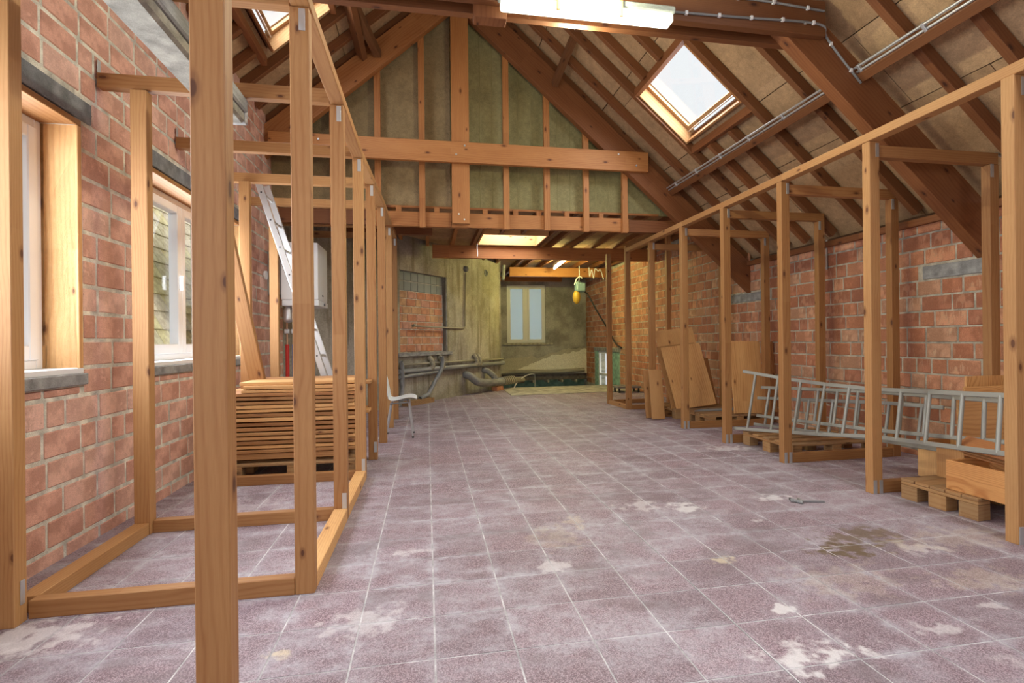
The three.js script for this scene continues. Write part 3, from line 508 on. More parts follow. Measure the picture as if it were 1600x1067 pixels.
{
  const wall = structure('wall_back', 'slanting grey rendered wall with stains and old pipework', A0.clone());
  const S0 = -2.35, S1 = 3.78, g0 = 0.13, g1 = 1.53, b0 = 0.945, gb = 2.09, gt = 2.45;
  const body = [abox(S0, g0, -0.2, 3.15, -0.3, 0, 0.002, 4, 4), abox(g1, S1, -0.2, 3.15, -0.3, 0, 0.002, 4, 4), abox(g0, g1, -0.2, b0, -0.3, 0, 0.002, 4, 4), abox(g0, g1, gt, 3.15, -0.3, 0, 0.002, 4, 4)];
  // matching texture across the pieces
  for (const g of body) { const p = g.attributes.position, uv = g.attributes.uv; for (let i = 0; i < p.count; i++) { const q = new THREE.Vector3(p.getX(i), 0, p.getZ(i)).sub(A0); uv.setXY(i, (q.dot(ADIR) + q.dot(AN)) / 4 + 0.6, p.getY(i) / 4); } }
  part('render', merge(body), RENDER, wall);
  part('infill_mortar', abox(g0, g1, b0, gb, -0.2, -0.075), MORTAR, wall);
  const bf = new THREE.Group(); brickField(wall, A0.clone().addScaledVector(AN, -0.075), ADIR.clone(), AROT, g0, g1, b0 + 0.01, gb, 0.142, () => rnd() < 0.2 ? 0.15 : 0.272, CLAY_INFILL, [], 0.014, 0.01);
  const n = 7, bw = (g1 - g0) / n; for (let j = 0; j < 2; j++) for (let i = 0; i < n; i++) { const gl = new RoundedBoxGeometry(bw - 0.012, (gt - gb) / 2 - 0.012, 0.08, 2, 0.012); gl.rotateY(AROT); const c = WA(g0 + (i + 0.5) * bw, gb + (j + 0.5) * (gt - gb) / 2, -0.11); gl.translate(c.x, c.y, c.z); part('glass_block', gl, FROSTBLOCK(), wall); }
  for (let i = 0; i <= n; i++) part('block_joint', abox(g0 + i * bw - 0.006, g0 + i * bw + 0.006, gb, gt, -0.15, -0.085, 0.001), MORTAR, wall);
  for (const h of [gb, (gb + gt) / 2, gt]) part('block_joint', abox(g0, g1, h - 0.006, h + 0.006, -0.15, -0.085, 0.001), MORTAR, wall);
  part('infill_backing', abox(g0, g1, gb, gt, -0.26, -0.2), DARKCON, wall);
  part('sill', abox(g0 - 0.1, g1 + 0.15, b0 - 0.065, b0, -0.12, 0.06, 0.006), CONCRETE, wall, 'weathered grey stone sill');
  part('jamb_trim', abox(g1, g1 + 0.05, b0, gt, -0.1, 0.008, 0.004), DARKCON, wall);
  part('vent_hole', (() => { const g = new THREE.TorusGeometry(0.06, 0.015, 8, 20); g.rotateY(AROT); const c = WA(3.12, 2.71, 0.003); g.translate(c.x, c.y, c.z); return g; })(), DARKCON, wall);
  part('vent_plug', rod(WA(3.12, 2.71, -0.01), WA(3.12, 2.71, 0.004), 0.055, 16), BLACK, wall);
  // return of the wall to the stairwell, and the hidden strip behind it
  part('return_wall', gblk(1.45, 1.75, -2.4, 3.15, 12.55, 15.2, 0.004, 4), RENDER, wall);
}
function FROSTBLOCK() { return FROSTBLOCK.m ??= new THREE.MeshPhysicalMaterial({ color: new THREE.Color().setRGB(0.66, 0.74, 0.68), transmission: 0.35, thickness: 0.03, roughness: 0.18, ior: 1.5, bumpMap: BUMP, bumpScale: 0.01 }); }
// pipes on the slanting wall
{
  const p = thing('heating_pipe', 'long grey horizontal pipe with joints along the slanting rendered wall', 'pipe', WA(2, 0.55));
  part('pipe', rod(WA(0.0, 0.62, 0.07), WA(3.79, 0.62, 0.07), 0.045), GREYPIPE, p); part('pipe', rod(WA(-0.1, 0.74, 0.05), WA(3.79, 0.72, 0.05), 0.02), CREAMPIPE, p); part('pipe', rod(WA(0.0, 0.52, 0.07), WA(1.2, 0.56, 0.07), 0.035), GREYPIPE, p);
  for (const s of [0.95, 1.28, 2.55, 2.68]) part('tee', tube([WA(s - 0.04, 0.62, 0.07), WA(s, 0.68, 0.1), WA(s, 0.78, 0.07), WA(s - 0.02, 0.86, 0.02)], 0.05, 12), CREAMPIPE, p);
  const q = thing('waste_pipe', 'grey waste pipe bent down towards the floor by the slanting wall', 'pipe', WA(0.9, 0));
  part('pipe', tube([WA(1.25, 0.86, 0.1), WA(1.27, 0.76, 0.1), WA(1.2, 0.6, 0.12), WA(0.75, 0.16, 0.14), WA(0.5, 0.1, 0.14)], 0.04, 40, 8, 0.1), GREYPIPE, q); part('pipe', tube([WA(0.02, 0.8, 0.1), WA(0.06, 0.7, 0.1), WA(0.06, 0.3, 0.1), WA(0.02, 0.1, 0.1)], 0.04, 30, 8, 0.2), GREYPIPE, q); part('foot', abox(0.1, 0.86, 0, 0.09, 0.05, 0.2), PALLET[0], q);
  const z = thing('drain_pipe', 'thick ribbed drain pipe turning out of the wall near stairwell', 'pipe', WA(3, 0));
  part('elbow', tube([WA(2.2, 0.44, -0.02), WA(2.22, 0.40, 0.12), WA(2.38, 0.27, 0.2), WA(2.75, 0.22, 0.2), WA(3.6, 0.2, 0.2)], 0.085, 40, 10, 0.2), GREYPIPE, z); part('branch', tube([WA(2.95, 0.5, -0.02), WA(3.0, 0.45, 0.12), WA(3.2, 0.28, 0.2)], 0.07, 20, 10), GREYPIPE, z);
  for (let i = 0; i < 6; i++) part('rib', rod(WA(3.5 + i * 0.09, 0.2, 0.2), WA(3.54 + i * 0.09, 0.2, 0.2), 0.105, 14), CREAMPIPE, z);
  part('pipe', rod(WA(3.5, 0.2, 0.2), WA(4.5, 0.16, 0.2), 0.085), CREAMPIPE, z); part('support_brick', abox(3.15, 3.45, 0, 0.1, 0.1, 0.25, 0.006), CLAY_INFILL[2], z, 'loose orange brick');
  const v = thing('water_pipe', 'thin pipe running down and across the render from wall plug', 'pipe', WA(1.5, 1.4));
  part('pipe', tube([WA(2.24, 2.62, 0.03), WA(2.2, 1.9, 0.03), WA(2.19, 1.45, 0.03), WA(2.1, 1.42, 0.03), WA(0.5, 1.44, 0.03)], 0.016, 60, 8, 0.05), CREAMPIPE, v); part('wall_plug', (() => { const g = new THREE.SphereGeometry(0.065, 14, 10); const c = WA(2.26, 2.7, 0.02); g.translate(c.x, c.y, c.z); return g; })(), DARKCON, v); part('elbow', rod(WA(0.48, 1.44, 0), WA(0.48, 1.46, 0.06), 0.028), CREAMPIPE, v);
}

// ---------------------------------------------------------------- end wall over the stairwell
{
  const DB = 15.05;
  const TEND = tex(1024, 1024, (x, y, o) => {            // 3.2 m x 3.2 m from r 1.6, h -0.1: bare render, knocked-off patches showing white plaster
    const u = x / 1024 * 3.2, v = y / 1024 * 3.2 - 0.1, a = fbm(u * 2.5, v * 2.5, 5, 256, 131), b = fbm(u * 7, v * 7, 4, 256, 133), c = vn(u * 70, v * 70, 256, 256, 135);
    mix3(o, [0.70, 0.69, 0.67], [0.53, 0.52, 0.50], sm(0.3, 0.7, a)); mix3(o, o, [0.66, 0.65, 0.62], 0.4 * sm(0.55, 0.75, b));
    const edge1 = 0.50 + u * 0.14 + 0.25 * (fbm(u * 3 + 9, v * 0.5, 4, 256, 137) - 0.5); if (v < edge1) mix3(o, o, [0.73, 0.71, 0.65], 0.8 * sm(0.0, 0.03, edge1 - v));
    const edge2 = 0.24 + sm(0.5, 2.8, u) * 0.62 + 0.32 * (fbm(u * 4, v * 1.5, 5, 256, 139) - 0.45); if (v < edge2) mix3(o, o, [0.93, 0.92, 0.88], 0.95 * sm(0, 0.015, edge2 - v));
    const g = 0.93 + 0.14 * c; o[0] *= g; o[1] *= g; o[2] *= g;
  }, true, false);
  const m = new THREE.MeshStandardMaterial({ map: TEND, roughness: 0.93, bumpMap: BUMP, bumpScale: 0.003 });
  const wall = structure('wall_end', 'grey rendered end wall above the stairwell with flaked white plaster', V(3, 0, DB));
  const w0 = 2.28, w1 = 3.42, h0 = 1.08, h1 = 2.76, body = [gblk(1.6, w0, 0.12, 3.15, DB, DB + 0.3), gblk(w1, RW + 0.1, 0.12, 3.15, DB, DB + 0.3), gblk(w0, w1, 0.12, h0, DB, DB + 0.3), gblk(w0, w1, h1, 3.15, DB, DB + 0.3)];
  for (const g of body) { const p = g.attributes.position, uv = g.attributes.uv; for (let i = 0; i < p.count; i++) uv.setXY(i, (p.getX(i) - 1.6) / 3.2, (p.getY(i) + 0.1) / 3.2); }
  part('render', merge(body), m, wall);
  part('stair_wall', gblk(1.6, RW + 0.1, -2.4, 0.0, DB + 0.25, DB + 0.5, 0.002, 0.8), TEAL, wall, 'green painted wall down the stairwell'); part('stair_side', gblk(RW - 0.02, RW + 0.02, -2.4, -1.4, 11, DB + 0.3, 0.002, 0.8), TEAL, wall); part('stair_floor', gblk(1.6, RW + 0.1, -2.45, -2.3, 10.8, DB + 0.5, 0.002, 0.8), DARKCON, wall);
  part('stair_soffit', gblk(1.6, RW, -2.4, -0.2, 12.4, 12.6, 0.002, 0.8), DARKCON, wall);
  part('steel_channel', merge([gblk(1.75, RW - 0.02, 0.02, 0.17, DB - 0.02, DB + 0.01), gblk(1.75, RW - 0.02, 0.0, 0.02, DB - 0.12, DB + 0.2), gblk(1.75, RW - 0.02, 0.155, 0.17, DB - 0.1, DB)]), STEELRUST(), wall, 'rusty steel channel along the slab edge');
  part('plaster_ledge', tube([V(1.76, 0.22, DB - 0.05), V(2.6, 0.25, DB - 0.06), V(3.6, 0.24, DB - 0.05), V(RW - 0.1, 0.27, DB - 0.05)], 0.06, 30, 8), SCREED, wall);
  for (let i = 0; i < 5; i++) part('slab_rib', gblk(2.55 + i * 0.42, 2.6 + i * 0.42, -0.06, 0.0, DB - 0.3, DB + 0.2), SCREED, wall);
  part('timber_lintel', blk(1.76, 3.9, 2.86, 2.99, DB - 0.09, DB - 0.002), ORANGE[0], wall);
  const w = structure('window_11', 'white closed window with frosted panes in the end wall', V((w0 + w1) / 2, h0, DB));
  for (const [a, b, u, v] of [[w0, w0 + 0.06, h0, h1], [w1 - 0.06, w1, h0, h1], [w0 + 0.06, w1 - 0.06, h0, h0 + 0.06], [w0 + 0.06, w1 - 0.06, h1 - 0.06, h1], [(w0 + w1) / 2 - 0.05, (w0 + w1) / 2 + 0.05, h0 + 0.06, h1 - 0.06]]) part('frame', gblk(a, b, u, v, DB + 0.04, DB + 0.11, 0.006), WHITE, w);
  for (const [a, b] of [[w0 + 0.06, (w0 + w1) / 2 - 0.05], [(w0 + w1) / 2 + 0.05, w1 - 0.06]]) { const s = part('casement', merge([gblk(a, a + 0.05, h0 + 0.06, h1 - 0.06, DB + 0.03, DB + 0.09), gblk(b - 0.05, b, h0 + 0.06, h1 - 0.06, DB + 0.03, DB + 0.09), gblk(a + 0.05, b - 0.05, h0 + 0.06, h0 + 0.11, DB + 0.03, DB + 0.09), gblk(a + 0.05, b - 0.05, h1 - 0.11, h1 - 0.06, DB + 0.03, DB + 0.09)]), WHITE, w); part('pane', gblk(a + 0.05, b - 0.05, h0 + 0.11, h1 - 0.11, DB + 0.06, DB + 0.066, 0.001), FROSTPANE(), s); }
  part('sill', gblk(w0 - 0.16, w1 + 0.2, h0 - 0.06, h0, DB - 0.06, DB + 0.05, 0.006), SCREED, w, 'pale concrete sill');
  daylight(V((w0 + w1) / 2, (h0 + h1) / 2, DB + 0.0), 1.0, 1.5, V(0, 0, -1), K * 0.1);
}
function STEELRUST() { return STEELRUST.m ??= grainMat(0.22, 0.19, 0.18, 0.7); }
function FROSTPANE() { return FROSTPANE.m ??= new THREE.MeshPhysicalMaterial({ color: new THREE.Color().setRGB(0.78, 0.90, 0.98), roughness: 0.6, transmission: 0.5, thickness: 0 }); }

// ---------------------------------------------------------------- strip lights and wiring
{
  // lit fitting under the near collar beam
  const a = V(0.51, 3.452, DT1 - 0.17), b = V(1.75, 3.452, DT1 - 0.17), L = thing('strip_light', 'lit fluorescent strip light under the collar beam of near truss', 'light', V(1.13, 3.39, DT1 - 0.17));
  const up = new THREE.Vector3(0, 1, 0);
  part('housing', bar(V(0.50, 3.485, DT1 - 0.17), V(1.76, 3.485, DT1 - 0.17), 0.115, 0.05, up, 0.01), grainMat(0.62, 0.68, 0.60, 0.5), L);
  part('diffuser', bar(V(0.515, 3.428, DT1 - 0.17), V(1.745, 3.428, DT1 - 0.17), 0.105, 0.062, up, 0.022), new THREE.MeshStandardMaterial({ color: 0xffffff, emissive: new THREE.Color().setRGB(1, 0.98, 0.78), emissiveIntensity: 1.5, roughness: 0.4 }), L);
  for (const r of [0.9, 1.35]) part('clip', blk(r - 0.012, r + 0.012, 3.39, 3.5, DT1 - 0.235, DT1 - 0.222, 0.002), PALE[0], L);
  for (const r of [0.7, 1.55]) part('hanger', blk(r - 0.02, r + 0.02, 3.508, 3.52, DT1 - 0.2, DT1 - 0.05, 0.002), GALV, L);
  const l = new THREE.RectAreaLight(new THREE.Color().setRGB(1, 0.95, 0.62), 8, 1.2, 0.1); l.position.copy(V(1.13, 3.39, DT1 - 0.17)); l.lookAt(V(1.13, 0, DT1 - 0.17)); scene.add(l);
  const lp = new THREE.PointLight(new THREE.Color().setRGB(1, 0.97, 0.68), 2.4, 0, 2); lp.position.copy(V(1.13, 3.44, DT1 - 0.30)); lp.castShadow = true; lp.shadow.radius = 2; scene.add(lp);
  const lq = lp.clone(); lq.position.copy(V(1.13, 3.42, DT1 + 0.22)); lq.castShadow = true; scene.add(lq);
  // lit tube under the flat roof near the stairwell
  const F = thing('strip_light', 'lit bare fluorescent tube under the flat roof by the stairwell', 'light', V(2.95, 2.8, 11.5)), t0 = V(2.91, 2.86, 10.78), t1 = V(3.0, 2.86, 12.2);
  part('tube', rod(t0, t1, 0.028, 12), new THREE.MeshStandardMaterial({ color: 0xffffff, emissive: new THREE.Color().setRGB(1, 0.97, 0.75), emissiveIntensity: 2.5 }), F); part('batten', bar(t0.clone().setY(2.93), t1.clone().setY(2.93), 0.06, 0.06), WHITE, F);
  for (const q of [t0, t1]) part('socket', blk(q.x - 0.02, q.x + 0.02, 2.83, 2.9, -q.z - 0.02, -q.z + 0.02), WHITE, F);
  for (let i = 0; i < 3; i++) { const p = new THREE.PointLight(new THREE.Color().setRGB(0.98, 0.88, 0.30), 1.9, 0, 2); p.position.copy(t0.clone().lerp(t1, 0.15 + 0.35 * i).setY(2.81)); p.castShadow = true; p.shadow.radius = 2; scene.add(p); }
  // dusty dead fitting hung under the partition joists
  const U = thing('strip_light', 'unlit dusty grey-white strip light under the partition joists', 'light', V(-1.2, 2.52, 2.8));
  part('housing', bar(V(-1.18, 2.655, 1.55), V(-1.18, 2.655, 3.62), 0.15, 0.09, up, 0.01), CONCRETE, U); part('diffuser', bar(V(-1.2, 2.575, 1.56), V(-1.2, 2.575, 3.6), 0.165, 0.075, up, 0.028, 0.5, 0.5), grainMat(0.44, 0.42, 0.36, 0.8, 0.001), U); part('end_cap', bar(V(-1.19, 2.60, 3.6), V(-1.19, 2.60, 3.635), 0.16, 0.12, up, 0.03), grainMat(0.70, 0.70, 0.68), U);
  // cables clipped along the near collar and down the rafter
  for (const [pts, lab] of [[[V(1.0, 3.70, DT1 - 0.125), V(1.9, 3.685, DT1 - 0.125), V(2.5, 3.69, DT1 - 0.125), V(3.04, 3.665, DT1 - 0.125)], 'grey cable clipped along upper edge of near collar beam'], [[V(1.76, 3.53, DT1 - 0.125), V(2.3, 3.545, DT1 - 0.125), V(2.85, 3.565, DT1 - 0.125), V(3.04, 3.55, DT1 - 0.122), V(3.09, 3.515, DT1 - 0.075), V(3.2, 3.40, DT1 - 0.062), V(3.42, 3.17, DT1 - 0.062)], 'grey cable from strip light down to near truss rafter']]) {
    const c = thing('cable', lab, 'cable', pts[0].clone()); part('sheath', tube(pts, 0.009, 60, 8), GREYPIPE, c);
    const cv = new THREE.CatmullRomCurve3(pts); for (let i = 0; i < 7; i++) { const q = cv.getPointAt((i + 0.5) / 7); part('clip', blk(q.x - 0.011, q.x + 0.011, q.y - 0.014, q.y + 0.014, -q.z - 0.012, -q.z + 0.008, 0.002), WHITE, c); }
  }
  // pairs of steel conduits on the purlin
  for (const [a, b, lab] of [[DT1 + 0.06, DT2 - 0.06, 'pair of galvanised conduits clipped on purlin between the two trusses'], [1.2, DT1 - 0.06, 'pair of galvanised conduits on purlin in front of near truss']]) {
    const c = thing('conduit', lab, 'conduit', V(3.36, 3.2, (a + b) / 2)), n = [-0.75 * 0 - 0.0, 0];
    const top = hR(3.45) - 0.075; for (const k of [0, 1]) part('pipe', rod(V(3.40 - 0.028 * k - 0.012, top + 0.022 + k * 0.025 - 0.02, a), V(3.40 - 0.028 * k - 0.012, top + 0.022 + k * 0.025 - 0.02, b), 0.011, 8), GALV, c);
    for (let d = a + 0.2; d < b; d += 0.55) part('clip', bar(V(3.395, top - 0.012, d), V(3.352, top + 0.038, d), 0.022, 0.028), GALV, c);
  }
}

// ---------------------------------------------------------------- partition frame on the window side
const bracket = (r, h, d, face, parent, up = 1) => {          // small steel angle; face 'd' = on the face towards the rear gable, 'r' = on the aisle face
  const g = face === 'd' ? merge([blk(r - 0.014, r + 0.014, h, h + 0.10 * up > h ? h + 0.10 : h, d - 0.003, d, 0.0008)]) : merge([blk(r, r + 0.003, h, h + 0.1, d - 0.014, d + 0.014, 0.0008)]);
  part('angle_bracket', g, GALV, parent, 'galvanised steel angle bracket');
};
{
  const F = thing('partition_frame', 'pine stud partition frame joined by joists to the window wall', 'timber frame', V(-1.2, 0, 4.5));
  const studs = [[-0.51, 1.49], [-0.518, 2.557], [-0.516, 3.573], [-0.512, 4.585], [-0.486, 5.338], [-0.457, 6.192], [-0.451, 7.28], [-0.424, 8.04]];
  const pick = [3, 1, 1, 2, 1, 3, 2, 1];
  studs.forEach(([r, d], i) => {
    const s = part('stud', blk(r - 0.085, r, i > 0 && i < 4 ? 0.0 : 0.0, 2.69, d, d + 0.06), PINE[pick[i]], F);
    if (i) { bracket(r - 0.03, 2.58, d - 0.001, 'd', s); } if (i >= 2 && i < 5) bracket(r - 0.02, 0.075, d - 0.001, 'd', s);
  });
  for (const [a, b] of [[0, 3], [3, 5], [5, 7]]) { const p = studs[a], q = studs[b]; part('top_plate', bar(V(p[0] - 0.0425, 2.722, p[1] + (a ? 0.002 : -0.4)), V(q[0] - 0.0425, 2.722, q[1] + (b === 7 ? 0.06 : 0)), 0.085, 0.062), PINE[b === 3 ? 1 : 2], F); }
  // bottom plates along the aisle
  for (let i = 1; i < 3; i++) { const p = studs[i], q = studs[i + 1]; part('bottom_plate', bar(V(p[0] - 0.0425, 0.038, p[1] + 0.062), V(q[0] - 0.0425, 0.038, q[1] - 0.002), 0.085, 0.075), PALE[0], F); }
  // wall-side studs and cross members
  part('stud', blk(-1.76, -1.66, 0, 2.69, 2.487, 2.557), PINE[2], F);
  part('stud', blk(-1.745, -1.655, 0, 2.69, 3.55, 3.62), PINE[2], F);
  part('stud', blk(-1.70, -1.61, 0, 2.66, 5.28, 5.34), PINE[2], F); part('stud', blk(-1.70, -1.61, 0, 2.66, 6.22, 6.28), PINE[2], F);
  [[2.575, 2.70], [3.575, 2.70], [4.59, 2.70], [5.34, 2.665], [6.2, 2.665], [7.285, 2.68], [8.04, 2.68]].forEach(([d, h], i) => { const j = part('cross_joist', blk(i === 0 ? -1.93 : i > 2 ? -1.93 + (i - 2) * 0.02 : LW + 0.016, studs[i + 1][0] - 0.087, h, h + 0.088, d, d + 0.06), pine(), F); if (i > 0 && i < 3) { part('angle_bracket', blk(LW + 0.016, LW + 0.05, h + 0.088, h + 0.091, d + 0.01, d + 0.04, 0.0008), GALV, j); part('angle_bracket', blk(LW + 0.015, LW + 0.018, h + 0.091, h + 0.17, d + 0.01, d + 0.04, 0.0008), GALV, j); } });
  // bottom cross plates
  part('bottom_plate', blk(-1.658, -0.605, 0.0, 0.078, 2.557, 2.617), PINE[1], F); part('bottom_plate', blk(-1.655, -0.603, 0, 0.075, 3.575, 3.635), PINE[1], F); part('bottom_plate', blk(-1.68, -0.6, 0, 0.075, 4.587, 4.647), PINE[3], F);
  part('bottom_plate', blk(-1.745, -1.662, 0, 0.072, 2.62, 3.548), PINE[2], F);
  part('angle_bracket', blk(-1.659, -1.656, 0.08, 0.18, 2.515, 2.54, 0.0008), GALV, F);
  part('diagonal_brace', bar(V(-1.76, 2.30, 5.0), V(-1.50, 0.55, 5.27), 0.06, 0.13, new THREE.Vector3(1, 0, 0)), PINE[1], F);
}
// ---------------------------------------------------------------- partition frame on the storage side
{
  const F = thing('partition_frame', 'pine stud partition frame standing before the storage brick wall', 'timber frame', V(3.8, 0, 5.5));
  const studs = [[3.175, 2.352], [3.196, 3.332], [3.204, 4.319], [3.2, 5.275], [3.213, 6.26], [3.235, 7.295], [3.215, 8.191], [3.18, 9.01]], mt = [2, 2, 1, 1, 0, 1, 1, 1];
  studs.forEach(([r, d], i) => {
    const s = part('stud', blk(r, r + 0.085, 0, i < 6 ? 2.583 : 2.685, d, d + 0.068), PINE[mt[i]], F);
    if (i < 6) { bracket(r + 0.065, 2.47, d - 0.001, 'd', s); bracket(r + 0.02, 0.0, d - 0.001, 'd', s); bracket(r + 0.07, 0.0, d - 0.001, 'd', s); }
  });
  for (const [a, b] of [[0, 2], [2, 4], [4, 6]]) { const p = studs[a], q = studs[b]; part('top_plate', bar(V(p[0] + 0.0425, 2.616, p[1] + (a ? 0.002 : -0.7)), V(q[0] + 0.0425, 2.616, q[1]), 0.085, 0.064), PINE[a === 2 ? 0 : 2], F); }
  for (let i = 1; i < 6; i++) {
    const [r, d] = studs[i], rs = i === 1 ? 4.27 : 4.38, near = i < 4;
    const s = part('stud', blk(rs, rs + 0.085, 0, 2.47, d + 0.004, d + 0.072), PINE[i % 2 ? 1 : 3], F); bracket(rs + 0.02, 2.37, d + 0.003, 'd', s);
    part('cross_rail', blk(r + 0.087, rs + 0.085, 2.472, 2.56, d + 0.006, d + 0.07), i % 2 ? PINE[3] : OLDPINE(), F); part('bottom_plate', blk(r + 0.087, rs - 0.002, 0, 0.085, d + 0.006, d + 0.07), PINE[3], F);
    part('wall_tie', tube([V(rs + 0.08, 2.53, d + 0.04), V(rs + 0.13, 2.57, d + 0.05), V(RW - 0.06, 2.5, d + 0.06)], 0.012, 12), GALV, F);
  }
  const [r6, d6] = studs[6], [r7, d7] = studs[7];
  part('bottom_plate', bar(V(r6 + 0.04, 0.035, d6 + 0.07), V(r7 + 0.04, 0.035, d7), 0.07, 0.07), PINE[2], F); for (const d of [d6, d7]) part('bottom_plate', blk(r6 + 0.09, 4.0, 0, 0.07, d + 0.005, d + 0.065), PINE[3], F);
  part('stud', blk(3.98, 4.06, 0, 2.9, d6 + 0.1, d6 + 0.16), OLDPINE(), F);
}
function OLDPINE() { return OLDPINE.m ??= woodMat(TW[1], 0.62, 0.46, 0.33); }

// ---------------------------------------------------------------- things on the window side
{
  // stacked planks on a pallet
  const pal = pallet('pallet', 'wooden pallet carrying the tall stack of planks', V(-1.12, 0, 5.1), 1.0, 0.75, 0);
  const mats = [PINE[0], PINE[1], PINE[2], PINE[3], PALE[0], OLDPINE()];
  let h = 0.17;
  const N = 18, ORD = ['first', 'second', 'third', 'fourth', 'fifth', 'sixth', 'seventh', 'eighth', 'ninth', 'tenth', 'eleventh', 'twelfth', 'thirteenth', 'fourteenth', 'fifteenth', 'sixteenth', 'seventeenth', 'topmost'];
  for (let i = 0; i < N; i++) {
    const th = i === 0 ? 0.05 : rr(0.024, 0.03), tilt = rr(-0.002, 0.004);
    for (const k of [0, 1]) {
      const d0 = 4.76 + rr(0, 0.03) + k * 0.36, l0 = -1.655 + rr(-0.03, 0.02) - (i === N - 4 ? 0.05 : 0) + (i > N - 4 ? 0.13 : 0), l1 = -0.625 + rr(-0.01, 0.02) + (k && (i === 8 || i === 16) ? 0.09 : 0) - (i === 0 ? 0.14 : 0);
      const c = single('plank', (k ? 'rear plank of the tall stack, ' : 'front plank of the tall stack, ') + ORD[i] + ' up from the pallet', 'plank', bar(V(l0, h + th / 2 + tilt, d0 + 0.16), V(l1, h + th / 2 - tilt, d0 + 0.165), 0.33, th, new THREE.Vector3(0, 1, 0), 0.003), mats[Math.floor(rnd() * 6)], k ? 'rear planks of the stack' : 'front planks of the stack');
    }
    h += th + (i < N - 4 ? rr(0.006, 0.013) : rr(0.002, 0.006));
  }
  // wall boiler
  const B = thing('boiler', 'white wall-hung boiler box behind the plank stack', 'boiler', V(-1.56, 1.62, 7.3));
  const body = new RoundedBoxGeometry(0.44, 0.72, 0.62, 3, 0.012); body.translate(-1.56, 2.05, -7.31); part('casing', body, WHITE, B); part('control_panel', gblk(-1.77, -1.335, 1.615, 1.688, 7.0, 7.62, 0.006), PLASTIC, B); part('knob', rod(V(-1.336, 1.65, 7.35), V(-1.32, 1.65, 7.35), 0.018), GREYPIPE, B); part('badge', blk(-1.34, -1.336, 1.75, 1.77, 7.25, 7.33, 0.001), GREYPIPE, B);
  part('mounting_bracket', blk(LW, -1.77, 1.75, 2.3, 7.05, 7.55), GREYPIPE, B);
  for (const [nm, r, m, lab] of [['hot_pipe', -1.76, RED, 'red hot water pipe rising below the white boiler'], ['cold_pipe', -1.68, BLUE, 'blue cold water pipe rising below the white boiler']]) { const p = thing(nm, lab, 'pipe', V(r, 0, 7.2)); part('sleeve', rod(V(r, 0, 7.2), V(r, 1.13, 7.2), 0.024), m, p); part('pipe', rod(V(r, 1.13, 7.2), V(r, 1.62, 7.2), 0.012), COPPER, p); part('valve', blk(r - 0.03, r + 0.03, 1.27, 1.33, 7.17, 7.23, 0.008), GALV, p); }
  single('pressure_vessel', 'small grey filter canister hanging under the white boiler', 'canister', (() => { const g = new THREE.LatheGeometry([[0.001, 1.40], [0.05, 1.42], [0.055, 1.45], [0.055, 1.56], [0.04, 1.59], [0.02, 1.62], [0.001, 1.62]].map(([a, b]) => new THREE.Vector2(a, b)), 20); g.translate(-1.72, 0, -7.1); return g; })(), ALU);
  // aluminium ladder leaning on the wall
  ladder('aluminium_ladder', 'bright aluminium double ladder leaning beside the white boiler', [[V(-1.68, 2.84, 5.72), V(-0.80, 0.02, 5.72)], [V(-1.68, 2.84, 6.08), V(-0.80, 0.02, 6.08)]], 10, ALU, 0.06, 0.025, true);
  // round wall vent
  single('wall_vent', 'small round white vent on the brick wall by boiler', 'vent', rod(V(LW + 0.012, 1.98, 6.9), V(LW + 0.035, 1.98, 6.9), 0.055, 20), WHITE);
  // plastic chair
  const C = thing('chair', 'white moulded plastic chair on thin metal legs by the partition end', 'chair', V(-0.3, 0, 6.6));
  const shell = (() => { // seat and back as one bent sheet
    const prof = [[0.0, 0.445], [0.05, 0.465], [0.12, 0.468], [0.22, 0.45], [0.30, 0.435], [0.36, 0.44], [0.40, 0.48], [0.42, 0.56], [0.44, 0.66], [0.46, 0.74], [0.475, 0.80]], cv = new THREE.CatmullRomCurve3(prof.map(([x, y]) => new THREE.Vector3(-0.13 - x * 0.85, y, 0)));
    const pos = [], idx = [], nu = 28, nv = 12; for (let i = 0; i <= nu; i++) { const t = i / nu, p = cv.getPoint(t), w = (i < 20 ? 0.40 : 0.40 - 0.10 * (i - 20) / 8) * (t < 0.1 ? 0.88 + 1.2 * t : 1); for (let j = 0; j <= nv; j++) { const q = j / nv * 2 - 1, lift = 0.018 * q * q; pos.push(p.x + (t > 0.6 ? lift : 0), p.y + (t <= 0.6 ? lift : 0), -6.62 + q * w / 2); } }
    for (let i = 0; i < nu; i++) for (let j = 0; j < nv; j++) { const a = i * (nv + 1) + j; idx.push(a, a + 1, a + nv + 1, a + 1, a + nv + 2, a + nv + 1); }
    const top = new THREE.BufferGeometry(); top.setAttribute('position', new THREE.Float32BufferAttribute(pos, 3)); top.setIndex(idx); top.computeVertexNormals();
    const n = top.attributes.normal, p2 = top.attributes.position, cnt = p2.count, all = [...p2.array]; for (let i = 0; i < cnt; i++) all.push(p2.getX(i) - n.getX(i) * 0.008, p2.getY(i) - n.getY(i) * 0.008, p2.getZ(i) - n.getZ(i) * 0.008);
    const id2 = [...idx]; for (let i = 0; i < idx.length; i += 3) id2.push(idx[i] + cnt, idx[i + 2] + cnt, idx[i + 1] + cnt);
    const rim = []; for (let j = 0; j <= nv; j++) rim.push(j); for (let i = 1; i <= nu; i++) rim.push(i * (nv + 1) + nv); for (let j = nv - 1; j >= 0; j--) rim.push(nu * (nv + 1) + j); for (let i = nu - 1; i > 0; i--) rim.push(i * (nv + 1));
    for (let i = 0; i < rim.length; i++) { const a = rim[i], b = rim[(i + 1) % rim.length]; id2.push(a, a + cnt, b, b, a + cnt, b + cnt); }
